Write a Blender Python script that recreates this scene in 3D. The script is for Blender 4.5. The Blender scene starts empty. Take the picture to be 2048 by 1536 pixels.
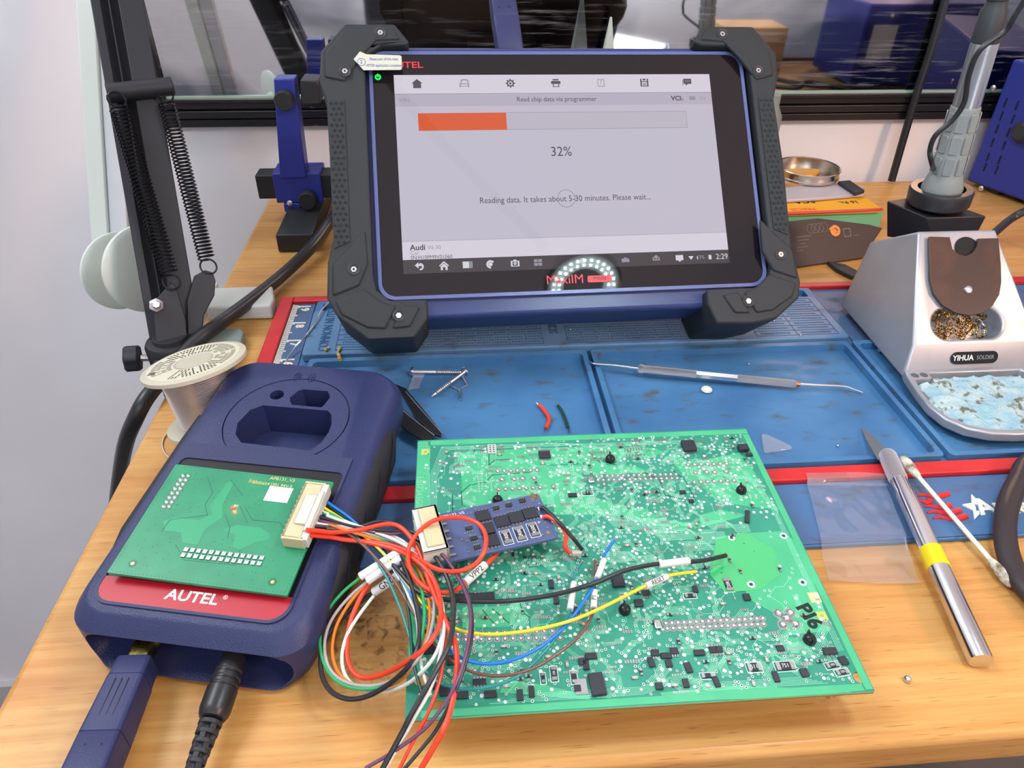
import bpy, bmesh, math, random
from mathutils import Vector, Matrix
random.seed(7)
scene = bpy.context.scene
COL = scene.collection
V = Vector
rad = math.radians

# ------------------------------------------------------------------ camera
F_PX, PITCH, ROLL, YAW, CAM_H = 1434.0, rad(35.46), rad(0.77), rad(4.94), 0.285
_hd = V((math.sin(YAW), math.cos(YAW), 0)); _rt = V((math.cos(YAW), -math.sin(YAW), 0)); _z = V((0, 0, 1))
FW = _hd*math.cos(PITCH) - _z*math.sin(PITCH)
_up = _hd*math.sin(PITCH) + _z*math.cos(PITCH)
RT = _rt*math.cos(ROLL) + _up*math.sin(ROLL)
UP = -_rt*math.sin(ROLL) + _up*math.cos(ROLL)
CP = V((0, 0, CAM_H))
cd = bpy.data.cameras.new('camera'); cam = bpy.data.objects.new('camera', cd); COL.objects.link(cam)
cd.sensor_width = 36.0; cd.lens = 36.0*F_PX/2048.0; cd.clip_start = 0.005
cam.matrix_world = Matrix(((RT.x, UP.x, -FW.x, CP.x), (RT.y, UP.y, -FW.y, CP.y), (RT.z, UP.z, -FW.z, CP.z), (0, 0, 0, 1)))
scene.camera = cam

def ray(u, v): return FW + RT*((u-1024)/F_PX) - UP*((v-768)/F_PX)
def atz(u, v, z=0.0):
    d = ray(u, v); return CP + d*((z-CAM_H)/d.z)
def aty(u, v, y):
    d = ray(u, v); return CP + d*(y/d.y)
def atx(u, v, x):
    d = ray(u, v); return CP + d*(x/d.x)
def onpl(u, v, o, n):
    d = ray(u, v); return CP + d*((o-CP).dot(n)/d.dot(n))

# ------------------------------------------------------------------ world, exposure, lights
scene.view_settings.view_transform = 'Standard'; scene.view_settings.look = 'None'
scene.view_settings.gamma = 1.0; scene.view_settings.use_curve_mapping = False
scene.view_settings.exposure = -0.42
w = bpy.data.worlds.new('world'); scene.world = w; w.use_nodes = True
w.node_tree.nodes['Background'].inputs[0].default_value = (0.80, 0.86, 1.0, 1)
w.node_tree.nodes['Background'].inputs[1].default_value = 0.30
def area(name, loc, target, size, power, color, sy=None, spread=None):
    l = bpy.data.lights.new(name, 'AREA'); l.energy = power; l.color = color; l.size = size
    if sy: l.shape = 'RECTANGLE'; l.size_y = sy
    if spread: l.spread = rad(spread)
    o = bpy.data.objects.new(name, l); COL.objects.link(o); o.location = loc
    o.rotation_euler = (V(target)-V(loc)).to_track_quat('-Z', 'Y').to_euler()
    return o
area('daylight_back_left', (-0.80, 0.50, 1.25), (0.05, 0.25, 0), 0.55, 17.0, (0.88, 0.93, 1.0))
area('daylight_room', (-0.3, -1.1, 1.30), (0.1, 0.3, 0), 1.7, 24.0, (0.84, 0.90, 1.0))
area('added_ceiling_fill', (0.2, -1.2, -0.2), (0.2, -1.4, 1.4), 1.0, 34.0, (0.95, 0.95, 1.0))  # added upward fill without a fixture, brightens the ceiling and what reflects it
area('warm_room_bulb', (1.25, -0.55, 0.95), (0.35, 0.45, 0.05), 0.22, 19.0, (1.0, 0.58, 0.36))

# ------------------------------------------------------------------ materials
def lin(c):
    c = c/255.0
    return c/12.92 if c <= 0.04045 else ((c+0.055)/1.055)**2.4
def rgb(c): return (lin(c[0]), lin(c[1]), lin(c[2]), 1)
MATS = {}
def mk(name, col, rough=0.5, metal=0.0, spec=0.5, coat=0.0, bump=None, var=None, emit=None, alpha=1.0, trans=0.0, ior=1.45, sss=0):
    """bump=(scale,strength,dist) var=(colour2, scale(3), lo, hi)"""
    if name in MATS: return MATS[name]
    m = bpy.data.materials.new(name); m.use_nodes = True; nt = m.node_tree; N = nt.nodes; L = nt.links
    b = N['Principled BSDF']
    b.inputs['Base Color'].default_value = rgb(col); b.inputs['Roughness'].default_value = rough
    b.inputs['Metallic'].default_value = metal; b.inputs['Specular IOR Level'].default_value = spec
    b.inputs['Coat Weight'].default_value = coat; b.inputs['IOR'].default_value = ior
    b.inputs['Alpha'].default_value = alpha; b.inputs['Transmission Weight'].default_value = trans
    if coat: b.inputs['Coat Roughness'].default_value = 0.08
    tc = N.new('ShaderNodeTexCoord')
    if bump:
        n = N.new('ShaderNodeTexNoise'); n.inputs['Scale'].default_value = bump[0]; n.inputs['Detail'].default_value = 3
        bp = N.new('ShaderNodeBump'); bp.inputs['Strength'].default_value = bump[1]
        bp.inputs['Distance'].default_value = bump[2] if len(bump) > 2 else 0.0005
        L.new(tc.outputs['Object'], n.inputs['Vector']); L.new(n.outputs['Fac'], bp.inputs['Height']); L.new(bp.outputs['Normal'], b.inputs['Normal'])
    if var:
        mp = N.new('ShaderNodeMapping'); mp.inputs['Scale'].default_value = var[1]
        n2 = N.new('ShaderNodeTexNoise'); n2.inputs['Scale'].default_value = 1.0; n2.inputs['Detail'].default_value = 5
        r = N.new('ShaderNodeValToRGB'); r.color_ramp.elements[0].position = var[2]; r.color_ramp.elements[1].position = var[3]
        r.color_ramp.elements[0].color = rgb(col); r.color_ramp.elements[1].color = rgb(var[0])
        L.new(tc.outputs['Object'], mp.inputs['Vector']); L.new(mp.outputs['Vector'], n2.inputs['Vector'])
        L.new(n2.outputs['Fac'], r.inputs['Fac']); L.new(r.outputs['Color'], b.inputs['Base Color'])
    if emit:
        b.inputs['Emission Color'].default_value = rgb(emit[0]); b.inputs['Emission Strength'].default_value = emit[1]
    MATS[name] = m
    return m

def mat_wood():
    m = bpy.data.materials.new('pine_wood'); m.use_nodes = True; nt = m.node_tree; N = nt.nodes; L = nt.links
    b = N['Principled BSDF']; tc = N.new('ShaderNodeTexCoord')
    def noise(scale, detail=4, dist=0.0):
        mp = N.new('ShaderNodeMapping'); mp.inputs['Scale'].default_value = scale
        n = N.new('ShaderNodeTexNoise'); n.inputs['Scale'].default_value = 1; n.inputs['Detail'].default_value = detail
        n.inputs['Distortion'].default_value = dist
        L.new(tc.outputs['Object'], mp.inputs['Vector']); L.new(mp.outputs['Vector'], n.inputs['Vector']); return n
    def ramp(src, stops):
        r = N.new('ShaderNodeValToRGB'); e = r.color_ramp.elements
        e[0].position = stops[0][0]; e[0].color = rgb(stops[0][1]); e[1].position = stops[-1][0]; e[1].color = rgb(stops[-1][1])
        for p, c in stops[1:-1]:
            q = e.new(p); q.color = rgb(c)
        L.new(src, r.inputs['Fac']); return r
    def mix(a, bb, fac, mode='MULTIPLY'):
        x = N.new('ShaderNodeMix'); x.data_type = 'RGBA'; x.blend_type = mode
        if isinstance(fac, float): x.inputs[0].default_value = fac
        else: L.new(fac, x.inputs[0])
        L.new(a, x.inputs[6])
        if isinstance(bb, tuple): x.inputs[7].default_value = bb
        else: L.new(bb, x.inputs[7])
        return x
    big = noise((2.2, 22, 22), 3, 0.6)
    base = ramp(big.outputs['Fac'], [(0.3, (214, 168, 102)), (0.5, (205, 156, 90)), (0.75, (190, 138, 78))])
    fine = noise((14, 330, 330), 3)
    fr = ramp(fine.outputs['Fac'], [(0.35, (255, 255, 255)), (0.65, (238, 222, 200))])
    m1 = mix(base.outputs['Color'], fr.outputs['Color'], 0.9)
    pore = noise((60, 1400, 1400), 1)
    pr = ramp(pore.outputs['Fac'], [(0.68, (255, 255, 255)), (0.75, (150, 100, 62))])
    m2 = mix(m1.outputs[2], pr.outputs['Color'], 0.55)
    # burn stains with a shape of their own
    def stain(c, r0, prev, colr, sc):
        geo = N.new('ShaderNodeVectorMath'); geo.operation = 'DISTANCE'; geo.inputs[1].default_value = c
        L.new(tc.outputs['Object'], geo.inputs[0])
        mr = N.new('ShaderNodeMapRange'); mr.inputs[1].default_value = r0; mr.inputs[2].default_value = r0*0.25
        L.new(geo.outputs['Value'], mr.inputs[0])
        n = noise((sc, sc, sc), 5, 1.2)
        r2 = N.new('ShaderNodeValToRGB'); r2.color_ramp.elements[0].position = 0.50; r2.color_ramp.elements[1].position = 0.68
        L.new(n.outputs['Fac'], r2.inputs['Fac'])
        mu = N.new('ShaderNodeMath'); mu.operation = 'MULTIPLY'; L.new(mr.outputs[0], mu.inputs[0]); L.new(r2.outputs['Color'], mu.inputs[1])
        return mix(prev, rgb(colr), mu.outputs[0], 'MIX')
    m3 = stain(tuple(V((0, 0, -FLOORZ))+atz(755, 1280)), 0.036, m2.outputs[2], (92, 60, 34), 150)
    m4 = stain(tuple(V((0, 0, -FLOORZ))+atz(520, 500)), 0.03, m3.outputs[2], (206, 150, 84), 120)
    m5 = stain(tuple(V((0, 0, -FLOORZ))+atz(1640, 1370)), 0.01, m4.outputs[2], (120, 70, 36), 300)
    L.new(m5.outputs[2], b.inputs['Base Color'])
    b.inputs['Roughness'].default_value = 0.38; b.inputs['Specular IOR Level'].default_value = 0.4
    bp = N.new('ShaderNodeBump'); bp.inputs['Strength'].default_value = 0.12; bp.inputs['Distance'].default_value = 0.0004
    L.new(fine.outputs['Fac'], bp.inputs['Height']); L.new(bp.outputs['Normal'], b.inputs['Normal'])
    MATS['pine_wood'] = m; return m

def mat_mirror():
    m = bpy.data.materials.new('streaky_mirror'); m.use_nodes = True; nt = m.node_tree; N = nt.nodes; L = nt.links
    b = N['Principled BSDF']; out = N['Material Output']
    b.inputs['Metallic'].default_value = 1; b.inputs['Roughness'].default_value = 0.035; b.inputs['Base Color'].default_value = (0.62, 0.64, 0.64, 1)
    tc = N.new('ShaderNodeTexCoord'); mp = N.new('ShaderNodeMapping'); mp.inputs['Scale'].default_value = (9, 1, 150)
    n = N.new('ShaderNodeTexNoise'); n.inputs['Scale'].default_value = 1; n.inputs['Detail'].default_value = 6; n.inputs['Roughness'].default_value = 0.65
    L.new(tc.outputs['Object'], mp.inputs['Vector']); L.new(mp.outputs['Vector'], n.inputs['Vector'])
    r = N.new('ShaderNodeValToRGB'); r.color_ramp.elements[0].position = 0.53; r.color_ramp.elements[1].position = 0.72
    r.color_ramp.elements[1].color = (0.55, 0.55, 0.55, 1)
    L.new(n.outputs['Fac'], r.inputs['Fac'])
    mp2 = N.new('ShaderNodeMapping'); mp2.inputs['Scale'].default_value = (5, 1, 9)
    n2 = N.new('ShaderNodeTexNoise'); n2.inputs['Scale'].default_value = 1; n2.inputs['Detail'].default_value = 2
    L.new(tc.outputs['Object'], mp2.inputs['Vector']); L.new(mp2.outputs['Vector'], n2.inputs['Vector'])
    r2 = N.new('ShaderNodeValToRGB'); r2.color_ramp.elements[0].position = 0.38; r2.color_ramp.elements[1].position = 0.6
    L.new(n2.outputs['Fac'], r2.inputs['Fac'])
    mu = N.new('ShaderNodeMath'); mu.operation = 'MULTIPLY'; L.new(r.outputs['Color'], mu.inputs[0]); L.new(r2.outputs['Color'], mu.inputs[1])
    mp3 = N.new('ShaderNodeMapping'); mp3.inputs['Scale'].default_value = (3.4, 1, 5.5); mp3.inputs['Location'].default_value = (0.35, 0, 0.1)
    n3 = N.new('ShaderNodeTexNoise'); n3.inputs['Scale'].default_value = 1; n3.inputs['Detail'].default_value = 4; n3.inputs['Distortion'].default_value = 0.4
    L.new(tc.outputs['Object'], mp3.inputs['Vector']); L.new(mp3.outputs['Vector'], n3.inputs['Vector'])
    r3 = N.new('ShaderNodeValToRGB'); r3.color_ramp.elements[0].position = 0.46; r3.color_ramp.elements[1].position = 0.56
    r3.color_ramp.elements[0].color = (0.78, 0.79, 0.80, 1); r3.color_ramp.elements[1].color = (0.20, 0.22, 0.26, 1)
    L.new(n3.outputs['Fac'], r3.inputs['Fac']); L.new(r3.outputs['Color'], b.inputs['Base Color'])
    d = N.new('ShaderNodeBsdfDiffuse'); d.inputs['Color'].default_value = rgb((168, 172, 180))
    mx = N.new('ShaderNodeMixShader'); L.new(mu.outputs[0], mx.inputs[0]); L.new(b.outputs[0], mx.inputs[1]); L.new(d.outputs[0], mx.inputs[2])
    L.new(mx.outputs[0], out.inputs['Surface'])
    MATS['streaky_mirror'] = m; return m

def mat_wall():
    return mk('wall_paint', (236, 236, 238), 0.75, spec=0.25, var=((228, 227, 231), (3, 3, 3), 0.35, 0.7), bump=(40, 0.1, 0.001))
def mat_mat(name, c1, c2, rough=0.42):
    """blue silicone with grime smudges"""
    if name in MATS: return MATS[name]
    m = mk(name, c1, rough, spec=0.45, bump=(900, 0.12, 0.0003), var=(c2, (18, 18, 18), 0.42, 0.68))
    nt = m.node_tree; N = nt.nodes; L = nt.links; b = N['Principled BSDF']
    src = b.inputs['Base Color'].links[0].from_socket
    tc = N.new('ShaderNodeTexCoord'); mp = N.new('ShaderNodeMapping'); mp.inputs['Scale'].default_value = (55, 120, 60)
    n = N.new('ShaderNodeTexNoise'); n.inputs['Scale'].default_value = 1; n.inputs['Detail'].default_value = 6
    L.new(tc.outputs['Object'], mp.inputs['Vector']); L.new(mp.outputs['Vector'], n.inputs['Vector'])
    r = N.new('ShaderNodeValToRGB'); r.color_ramp.elements[0].position = 0.58; r.color_ramp.elements[1].position = 0.74
    L.new(n.outputs['Fac'], r.inputs['Fac'])
    x = N.new('ShaderNodeMix'); x.data_type = 'RGBA'; L.new(r.outputs['Color'], x.inputs[0]); L.new(src, x.inputs[6]); x.inputs[7].default_value = rgb((74, 82, 84))
    L.new(x.outputs[2], b.inputs['Base Color'])
    mr = N.new('ShaderNodeMapRange'); mr.inputs[3].default_value = rough-0.1; mr.inputs[4].default_value = rough+0.2
    L.new(n.outputs['Fac'], mr.inputs[0]); L.new(mr.outputs[0], b.inputs['Roughness'])
    return m

# ------------------------------------------------------------------ object helpers
WM = {}
def root(name, label, cat, M=None, group=None):
    o = bpy.data.objects.new(name, None); COL.objects.link(o)
    M = M if M is not None else Matrix.Identity(4)
    if not isinstance(M, Matrix): M = Matrix.Translation(V(M))
    o.matrix_world = M; WM[o.name] = M.copy(); o.empty_display_size = 0.01
    o['label'] = label; o['category'] = cat
    if group: o['group'] = group
    return o
def tag(o, label=None, cat=None, group=None, kind=None):
    if label: o['label'] = label
    if cat: o['category'] = cat
    if group: o['group'] = group
    if kind: o['kind'] = kind
    return o
def build(name, bm, mat, parent=None, world=False, M=None, bevel=0, seg=2, smooth=True, ang=35, subs=0):
    """link a bmesh as ONE object.  verts are in the parent's frame (or world when world=True; or in M)."""
    me = bpy.data.meshes.new(name)
    if isinstance(bm, bpy.types.Mesh):
        b2 = bmesh.new(); b2.from_mesh(bm); bm = b2
    o = bpy.data.objects.new(name, me); COL.objects.link(o)
    if parent:
        o.parent = parent; PM = WM[parent.name]; WM[o.name] = PM
        if world: bm.transform(PM.inverted())
    else:
        if M is None:
            c = V((0, 0, 0)); n = len(bm.verts)
            zs = min(v.co.z for v in bm.verts)
            for v in bm.verts: c += v.co
            c /= n; M = Matrix.Translation(V((c.x, c.y, zs)))
            bm.transform(M.inverted())
        o.matrix_world = M; WM[o.name] = M.copy()
    bmesh.ops.recalc_face_normals(bm, faces=bm.faces)
    bm.to_mesh(me); bm.free()
    for mm in (mat if isinstance(mat, (list, tuple)) else [mat]): me.materials.append(mm)
    if smooth:
        for p in me.polygons: p.use_smooth = True
        try: me.set_sharp_from_angle(angle=rad(ang))
        except Exception: pass
    if bevel:
        md = o.modifiers.new('bevel', 'BEVEL'); md.width = bevel; md.segments = seg; md.limit_method = 'ANGLE'; md.angle_limit = rad(40)
        md.harden_normals = False
    if subs:
        md = o.modifiers.new('subd', 'SUBSURF'); md.levels = subs; md.render_levels = subs
    return o
def frame(o, x, y):
    x = V(x).normalized(); y = V(y); y = (y - x*y.dot(x)).normalized(); z = x.cross(y); o = V(o)
    return Matrix(((x.x, y.x, z.x, o.x), (x.y, y.y, z.y, o.y), (x.z, y.z, z.z, o.z), (0, 0, 0, 1)))
def euler_frame(o, a, t=0, k=0):
    x = V((math.cos(a), math.sin(a), 0)); y = V((-math.sin(a), math.cos(a), 0)); z = V((0, 0, 1))
    y2 = y*math.cos(t)+z*math.sin(t); z2 = x.cross(y2); x3 = x*math.cos(k)+z2*math.sin(k)
    return frame(o, x3, y2)
def box(bm, x0, x1, y0, y1, z0, z1, M=None, mi=0):
    vs = [bm.verts.new((x, y, z)) for z in (z0, z1) for x, y in ((x0, y0), (x1, y0), (x1, y1), (x0, y1))]
    if M is not None:
        for v in vs: v.co = M @ v.co
    for f in ((3, 2, 1, 0), (4, 5, 6, 7), (0, 1, 5, 4), (1, 2, 6, 5), (2, 3, 7, 6), (3, 0, 4, 7)):
        fc = bm.faces.new([vs[i] for i in f]); fc.material_index = mi
    return vs
def nb(): return bmesh.new()
def boxm(x0, x1, y0, y1, z0, z1, M=None):
    b = nb(); box(b, x0, x1, y0, y1, z0, z1, M); return b
def rings(bm, loops, closed=True, cap=True, mi=0):
    R = [[bm.verts.new(p) for p in l] for l in loops]
    n = len(R[0])
    for a, b in zip(R[:-1], R[1:]):
        for i in range(n if closed else n-1):
            j = (i+1) % n
            f = bm.faces.new((a[i], a[j], b[j], b[i])); f.material_index = mi
    if cap:
        f = bm.faces.new(R[0][::-1]); f.material_index = mi
        f = bm.faces.new(R[-1]); f.material_index = mi
    return R
def lathe(bm, prof, n=32, M=None, mi=0, cap=True):
    loops = []
    for r, z in prof:
        l = [V((r*math.cos(2*math.pi*i/n), r*math.sin(2*math.pi*i/n), z)) for i in range(n)]
        if M is not None: l = [M @ p for p in l]
        loops.append(l)
    rings(bm, loops, True, cap, mi)
def cylm(r, z0, z1, n=24, M=None, r2=None):
    b = nb(); lathe(b, [(r, z0), (r2 if r2 else r, z1)], n, M); return b
def axisM(a, b):
    a = V(a); b = V(b); z = (b-a).normalized(); t = V((1, 0, 0)) if abs(z.x) < 0.9 else V((0, 1, 0))
    x = t.cross(z).normalized(); y = z.cross(x)
    return Matrix(((x.x, y.x, z.x, a.x), (x.y, y.y, z.y, a.y), (x.z, y.z, z.z, a.z), (0, 0, 0, 1))), (b-a).length
def rod(bm, a, b, r, n=12, r2=None, mi=0):
    M, l = axisM(a, b); lathe(bm, [(r, 0), (r2 if r2 is not None else r, l)], n, M, mi)
def crom(pts, k=6):
    P = [V(p) for p in pts]; out = []
    for i in range(len(P)-1):
        p0 = P[i-1] if i else P[i]*2-P[i+1]; p1 = P[i]; p2 = P[i+1]; p3 = P[i+2] if i+2 < len(P) else P[i+1]*2-P[i]
        for j in range(k):
            t = j/k
            out.append(0.5*((2*p1)+(p2-p0)*t+(2*p0-5*p1+4*p2-p3)*t*t+(3*p1-p0-3*p2+p3)*t**3))
    out.append(P[-1]); return out
def tube(bm, pts, r, n=8, mi=0, k=6, spline=True, flat=None):
    P = crom(pts, k) if spline else [V(p) for p in pts]
    T = [(P[min(i+1, len(P)-1)]-P[max(i-1, 0)]).normalized() for i in range(len(P))]
    up = V((0, 0, 1)) if abs(T[0].z) < 0.9 else V((1, 0, 0))
    x = up.cross(T[0]).normalized(); loops = []
    for i, p in enumerate(P):
        x = (x - T[i]*x.dot(T[i])).normalized(); y = T[i].cross(x)
        rr = r(i/(len(P)-1)) if callable(r) else r
        loops.append([p + x*(rr*math.cos(2*math.pi*j/n)) + y*(rr*(flat or 1)*math.sin(2*math.pi*j/n)) for j in range(n)])
    rings(bm, loops, True, True, mi)
    return bm
def rrect(x0, x1, y0, y1, r, n=6):
    pts = []
    if not isinstance(r, (list, tuple)): r = [r]*4      # tr, tl, bl, br
    for (cx, cy, a0), q in zip(((x1, y1, 0), (x0, y1, 90), (x0, y0, 180), (x1, y0, 270)), r):
        q = max(q, 1e-5)
        sx = -1 if cx == x1 else 1; sy = -1 if cy == y1 else 1
        for i in range(n+1):
            a = rad(a0+90*i/n); pts.append((cx+sx*q+q*math.cos(a), cy+sy*q+q*math.sin(a)))
    return pts
def circ(cx, cy, r, n=32, ry=None): return [(cx+r*math.cos(2*math.pi*i/n), cy+(ry or r)*math.sin(2*math.pi*i/n)) for i in range(n)]
def prism(bm, pts, z0, z1, M=None, mi=0, inset_top=0):
    n = len(pts)
    if n and len(pts[0]) == 2:
        a = [V((p[0], p[1], z0)) for p in pts]; b = [V((p[0], p[1], z1)) for p in pts]
    if M is not None: a = [M @ p for p in a]; b = [M @ p for p in b]
    rings(bm, [a, b], True, True, mi)
def prismm(pts, z0, z1, M=None):
    b = nb(); prism(b, pts, z0, z1, M); return b
def holed(outer, holes, z0, z1):
    """flat plate with true holes (filled 2D outline)"""
    cu = bpy.data.curves.new('outline', 'CURVE'); cu.dimensions = '2D'; cu.fill_mode = 'BOTH'
    for l in [outer]+list(holes):
        s = cu.splines.new('POLY'); s.points.add(len(l)-1); s.use_cyclic_u = True
        for p, q in zip(s.points, l): p.co = (q[0], q[1], 0, 1)
    cu.extrude = (z1-z0)/2
    o = bpy.data.objects.new('outline', cu); COL.objects.link(o)
    dg = bpy.context.evaluated_depsgraph_get(); me = bpy.data.meshes.new_from_object(o.evaluated_get(dg))
    bpy.data.objects.remove(o); bpy.data.curves.remove(cu)
    b = nb(); b.from_mesh(me); bpy.data.meshes.remove(me)
    bmesh.ops.remove_doubles(b, verts=b.verts, dist=1e-7)
    bmesh.ops.translate(b, verts=b.verts, vec=(0, 0, (z0+z1)/2))
    return b
def text(name, s, size, mat, parent, x, y, z, M=None, rot=0, ex=0.00008, align='CENTER', sx=1.0, bold=0.0, mirror=False, off=0.0, sp=1.0):
    cu = bpy.data.curves.new('lettering', 'FONT'); cu.body = s; cu.size = size; cu.extrude = ex; cu.align_x = align; cu.align_y = 'CENTER'
    cu.offset = off; cu.space_character = sp; cu.resolution_u = 3
    o = bpy.data.objects.new('lettering', cu); COL.objects.link(o)
    dg = bpy.context.evaluated_depsgraph_get(); me = bpy.data.meshes.new_from_object(o.evaluated_get(dg))
    bpy.data.objects.remove(o); bpy.data.curves.remove(cu)
    b = nb(); b.from_mesh(me); bpy.data.meshes.remove(me)
    T = Matrix.Translation((x, y, z)) @ Matrix.Rotation(rot, 4, 'Z') @ Matrix.Diagonal((sx, 1, 1, 1))
    if M is not None: T = M @ T
    b.transform(T)
    return build(name, b, mat, parent, smooth=False)
def boolean(o, cutter_bm, op='DIFFERENCE'):
    me = bpy.data.meshes.new('cut'); bmesh.ops.recalc_face_normals(cutter_bm, faces=cutter_bm.faces); cutter_bm.to_mesh(me); cutter_bm.free()
    c = bpy.data.objects.new('cut', me); COL.objects.link(c); c.matrix_world = WM[o.name]
    c.parent = None
    md = o.modifiers.new('b', 'BOOLEAN'); md.object = c; md.operation = op; md.solver = 'EXACT'
    bpy.context.view_layer.update()
    dg = bpy.context.evaluated_depsgraph_get(); nm = bpy.data.meshes.new_from_object(o.evaluated_get(dg))
    o.modifiers.clear(); old = o.data; o.data = nm; bpy.data.meshes.remove(old)
    bpy.data.objects.remove(c); bpy.data.meshes.remove(me)
    for p in nm.polygons: p.use_smooth = True
    try: nm.set_sharp_from_angle(angle=rad(35))
    except Exception: pass
    return o
def copy_tree(o, M):
    c = o.copy(); COL.objects.link(c); c.matrix_world = M; WM[c.name] = M.copy()
    for ch in o.children:
        d = ch.copy(); COL.objects.link(d); d.parent = c; WM[d.name] = M.copy()
    return c

# ------------------------------------------------------------------ common materials
BLACKP = mk('black_plastic', (44, 46, 50), 0.55, bump=(1500, 0.08, 0.0002))
RUBBER = mk('dark_rubber', (42, 45, 48), 0.62, spec=0.4, bump=(2500, 0.1, 0.0002))
NAVY = mk('navy_plastic', (40, 48, 88), 0.36, bump=(1500, 0.5, 0.0005))
STEEL = mk('bright_steel', (222, 222, 224), 0.32, 1.0)
SOLDER = mk('solder', (212, 212, 214), 0.25, 1.0)
WHITEP = mk('white_plastic', (226, 226, 220), 0.45)
WHITEI = mk('white_ink', (225, 225, 222), 0.5)
BLACKI = mk('black_ink', (34, 34, 38), 0.5)
REDI = mk('red_ink', (196, 44, 60), 0.45)
GOLD = mk('gold_plating', (214, 178, 96), 0.3, 1.0)
BLACKC = mk('black_cable', (36, 37, 40), 0.35)

# ================================================================== room
WALLY, FLOORZ = 0.79, -0.95
wall = mat_wall()
def struct(name, bm, m, **k):
    return tag(build(name, bm, m, **k), kind='structure')
struct('floor', boxm(-1.9, 2.1, -2.0, WALLY+0.05, FLOORZ-0.05, FLOORZ), mk('floor_tile', (112, 106, 102), 0.5, var=((92, 86, 82), (3, 3, 3), 0.4, 0.6)), smooth=False)
struct('wall_back', boxm(-1.9, 2.1, WALLY, WALLY+0.05, FLOORZ, 1.45), wall, smooth=False)
struct('wall_left', boxm(-1.95, -1.9, -2.0, WALLY, FLOORZ, 1.45), wall, smooth=False)
struct('wall_right', boxm(2.1, 2.15, -2.0, WALLY, FLOORZ, 1.45), wall, smooth=False)
struct('wall_front', boxm(-1.9, 2.1, -2.05, -2.0, FLOORZ, 1.45), wall, smooth=False)
struct('ceiling', boxm(-1.95, 2.15, -2.05, WALLY, 1.45, 1.5), wall, smooth=False)
struct('baseboard_back', boxm(-1.9, 2.1, WALLY-0.012, WALLY, FLOORZ, FLOORZ+0.07), mk('skirting_paint', (190, 190, 192), 0.5), smooth=False)

# ================================================================== desk
DX0, DX1, DY0, DY1 = -0.198, 0.95, 0.139, 0.776
WOOD = mat_wood()
t = root('desk', 'pine wood workbench desk with a rounded front edge, holding all the tools', 'desk', (0, 0, FLOORZ))
b = boxm(DX0, DX1, DY0, DY1, -0.022, 0.0); build('desktop', b, WOOD, t, world=True, bevel=0.004, seg=3)
DK = mk('dark_metal_frame', (40, 38, 40), 0.5)
for x in (DX0+0.03, DX1-0.06):
    for y in (DY0+0.06, DY1-0.06):
        build('leg', boxm(x, x+0.04, y, y+0.04, FLOORZ, -0.022), DK, t, world=True)
build('rail', boxm(DX0+0.03, DX1-0.02, DY0+0.05, DY0+0.07, -0.055, -0.0222), DK, t, world=True)

# ================================================================== mirror on the back wall
t = root('wall_mirror', 'scratched mirror with a ribbed black frame hanging behind the tablet', 'mirror', (0.15, WALLY, 0.07))
mz0, mx0 = 0.0965, -0.285
build('mirror_glass', boxm(mx0, 0.95, WALLY-0.010, WALLY-0.006, mz0, 0.62), mat_mirror(), t, world=True, smooth=False)
b = nb()
FRM = mk('mirror_frame_black', (30, 30, 34), 0.28, var=((120, 118, 118), (60, 60, 260), 0.70, 0.78))
for z0, z1, d in ((0.068, 0.0755, 0.012), (0.0755, 0.077, 0.008), (0.077, 0.0845, 0.014), (0.0845, 0.086, 0.009), (0.086, 0.0925, 0.013), (0.0925, 0.0965, 0.016)):
    box(b, mx0-0.022, 0.97, WALLY-d, WALLY-0.0005, z0, z1)
build('bottom_frame', b, FRM, t, world=True, bevel=0.001)
b = nb()
for x0, x1, d in ((0, 0.008, 0.012), (0.008, 0.010, 0.008), (0.010, 0.018, 0.014), (0.018, 0.022, 0.016)):
    box(b, mx0-0.022+x0, mx0-0.022+x1, WALLY-d, WALLY-0.0005, 0.0965, 0.64)
build('side_frame', b, FRM, t, world=True, bevel=0.001)
build('glass_edge', boxm(mx0, 0.95, WALLY-0.013, WALLY-0.0101, mz0, mz0+0.0022), mk('glass_edge', (150, 176, 160), 0.3, spec=0.8), t, world=True)

# ================================================================== repair mat
t = root('repair_mat', 'blue silicone repair mat with red border strips, ruler and shallow trays', 'mat', (0.1, 0.38, 0))
MB1 = mat_mat('mat_blue', (68, 118, 162), (56, 102, 146))
MB2 = mat_mat('mat_slate', (78, 104, 140), (66, 92, 128))
MB3 = mat_mat('mat_front_blue', (68, 110, 154), (74, 100, 138))
MRED = mk('mat_red', (204, 40, 44), 0.42, bump=(700, 0.1, 0.0003), var=((186, 36, 40), (30, 30, 30), 0.45, 0.6))
mx0_, mx1_, my0, my1 = -0.142, 0.50, 0.2405, 0.5215
build('base_sheet', boxm(mx0_, mx1_, my0, my1, 0.0001, 0.0030), MB1, t, world=True, bevel=0.0008)
build('front_apron', boxm(mx0_+0.001, mx1_-0.001, my0+0.001, 0.2855, 0.003, 0.0038), MB3, t, world=True, bevel=0.0003)
build('side_margin', boxm(-0.1305, -0.1135, 0.2965, 0.5125, 0.003, 0.0040), MB2, t, world=True)
build('side_margin', boxm(0.292, 0.47, 0.43, 0.5125, 0.003, 0.0040), MB2, t, world=True)
b = nb(); RZ = 0.0068
box(b, mx0_+0.0005, -0.131, 0.286, my1-0.0005, 0.003, RZ)
box(b, -0.131, mx1_-0.001, 0.513, my1-0.0005, 0.003, RZ)
box(b, -0.131, mx1_-0.001, 0.286, 0.2962, 0.003, RZ)
build('red_border', b, MRED, t, world=True, bevel=0.0008)
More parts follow.
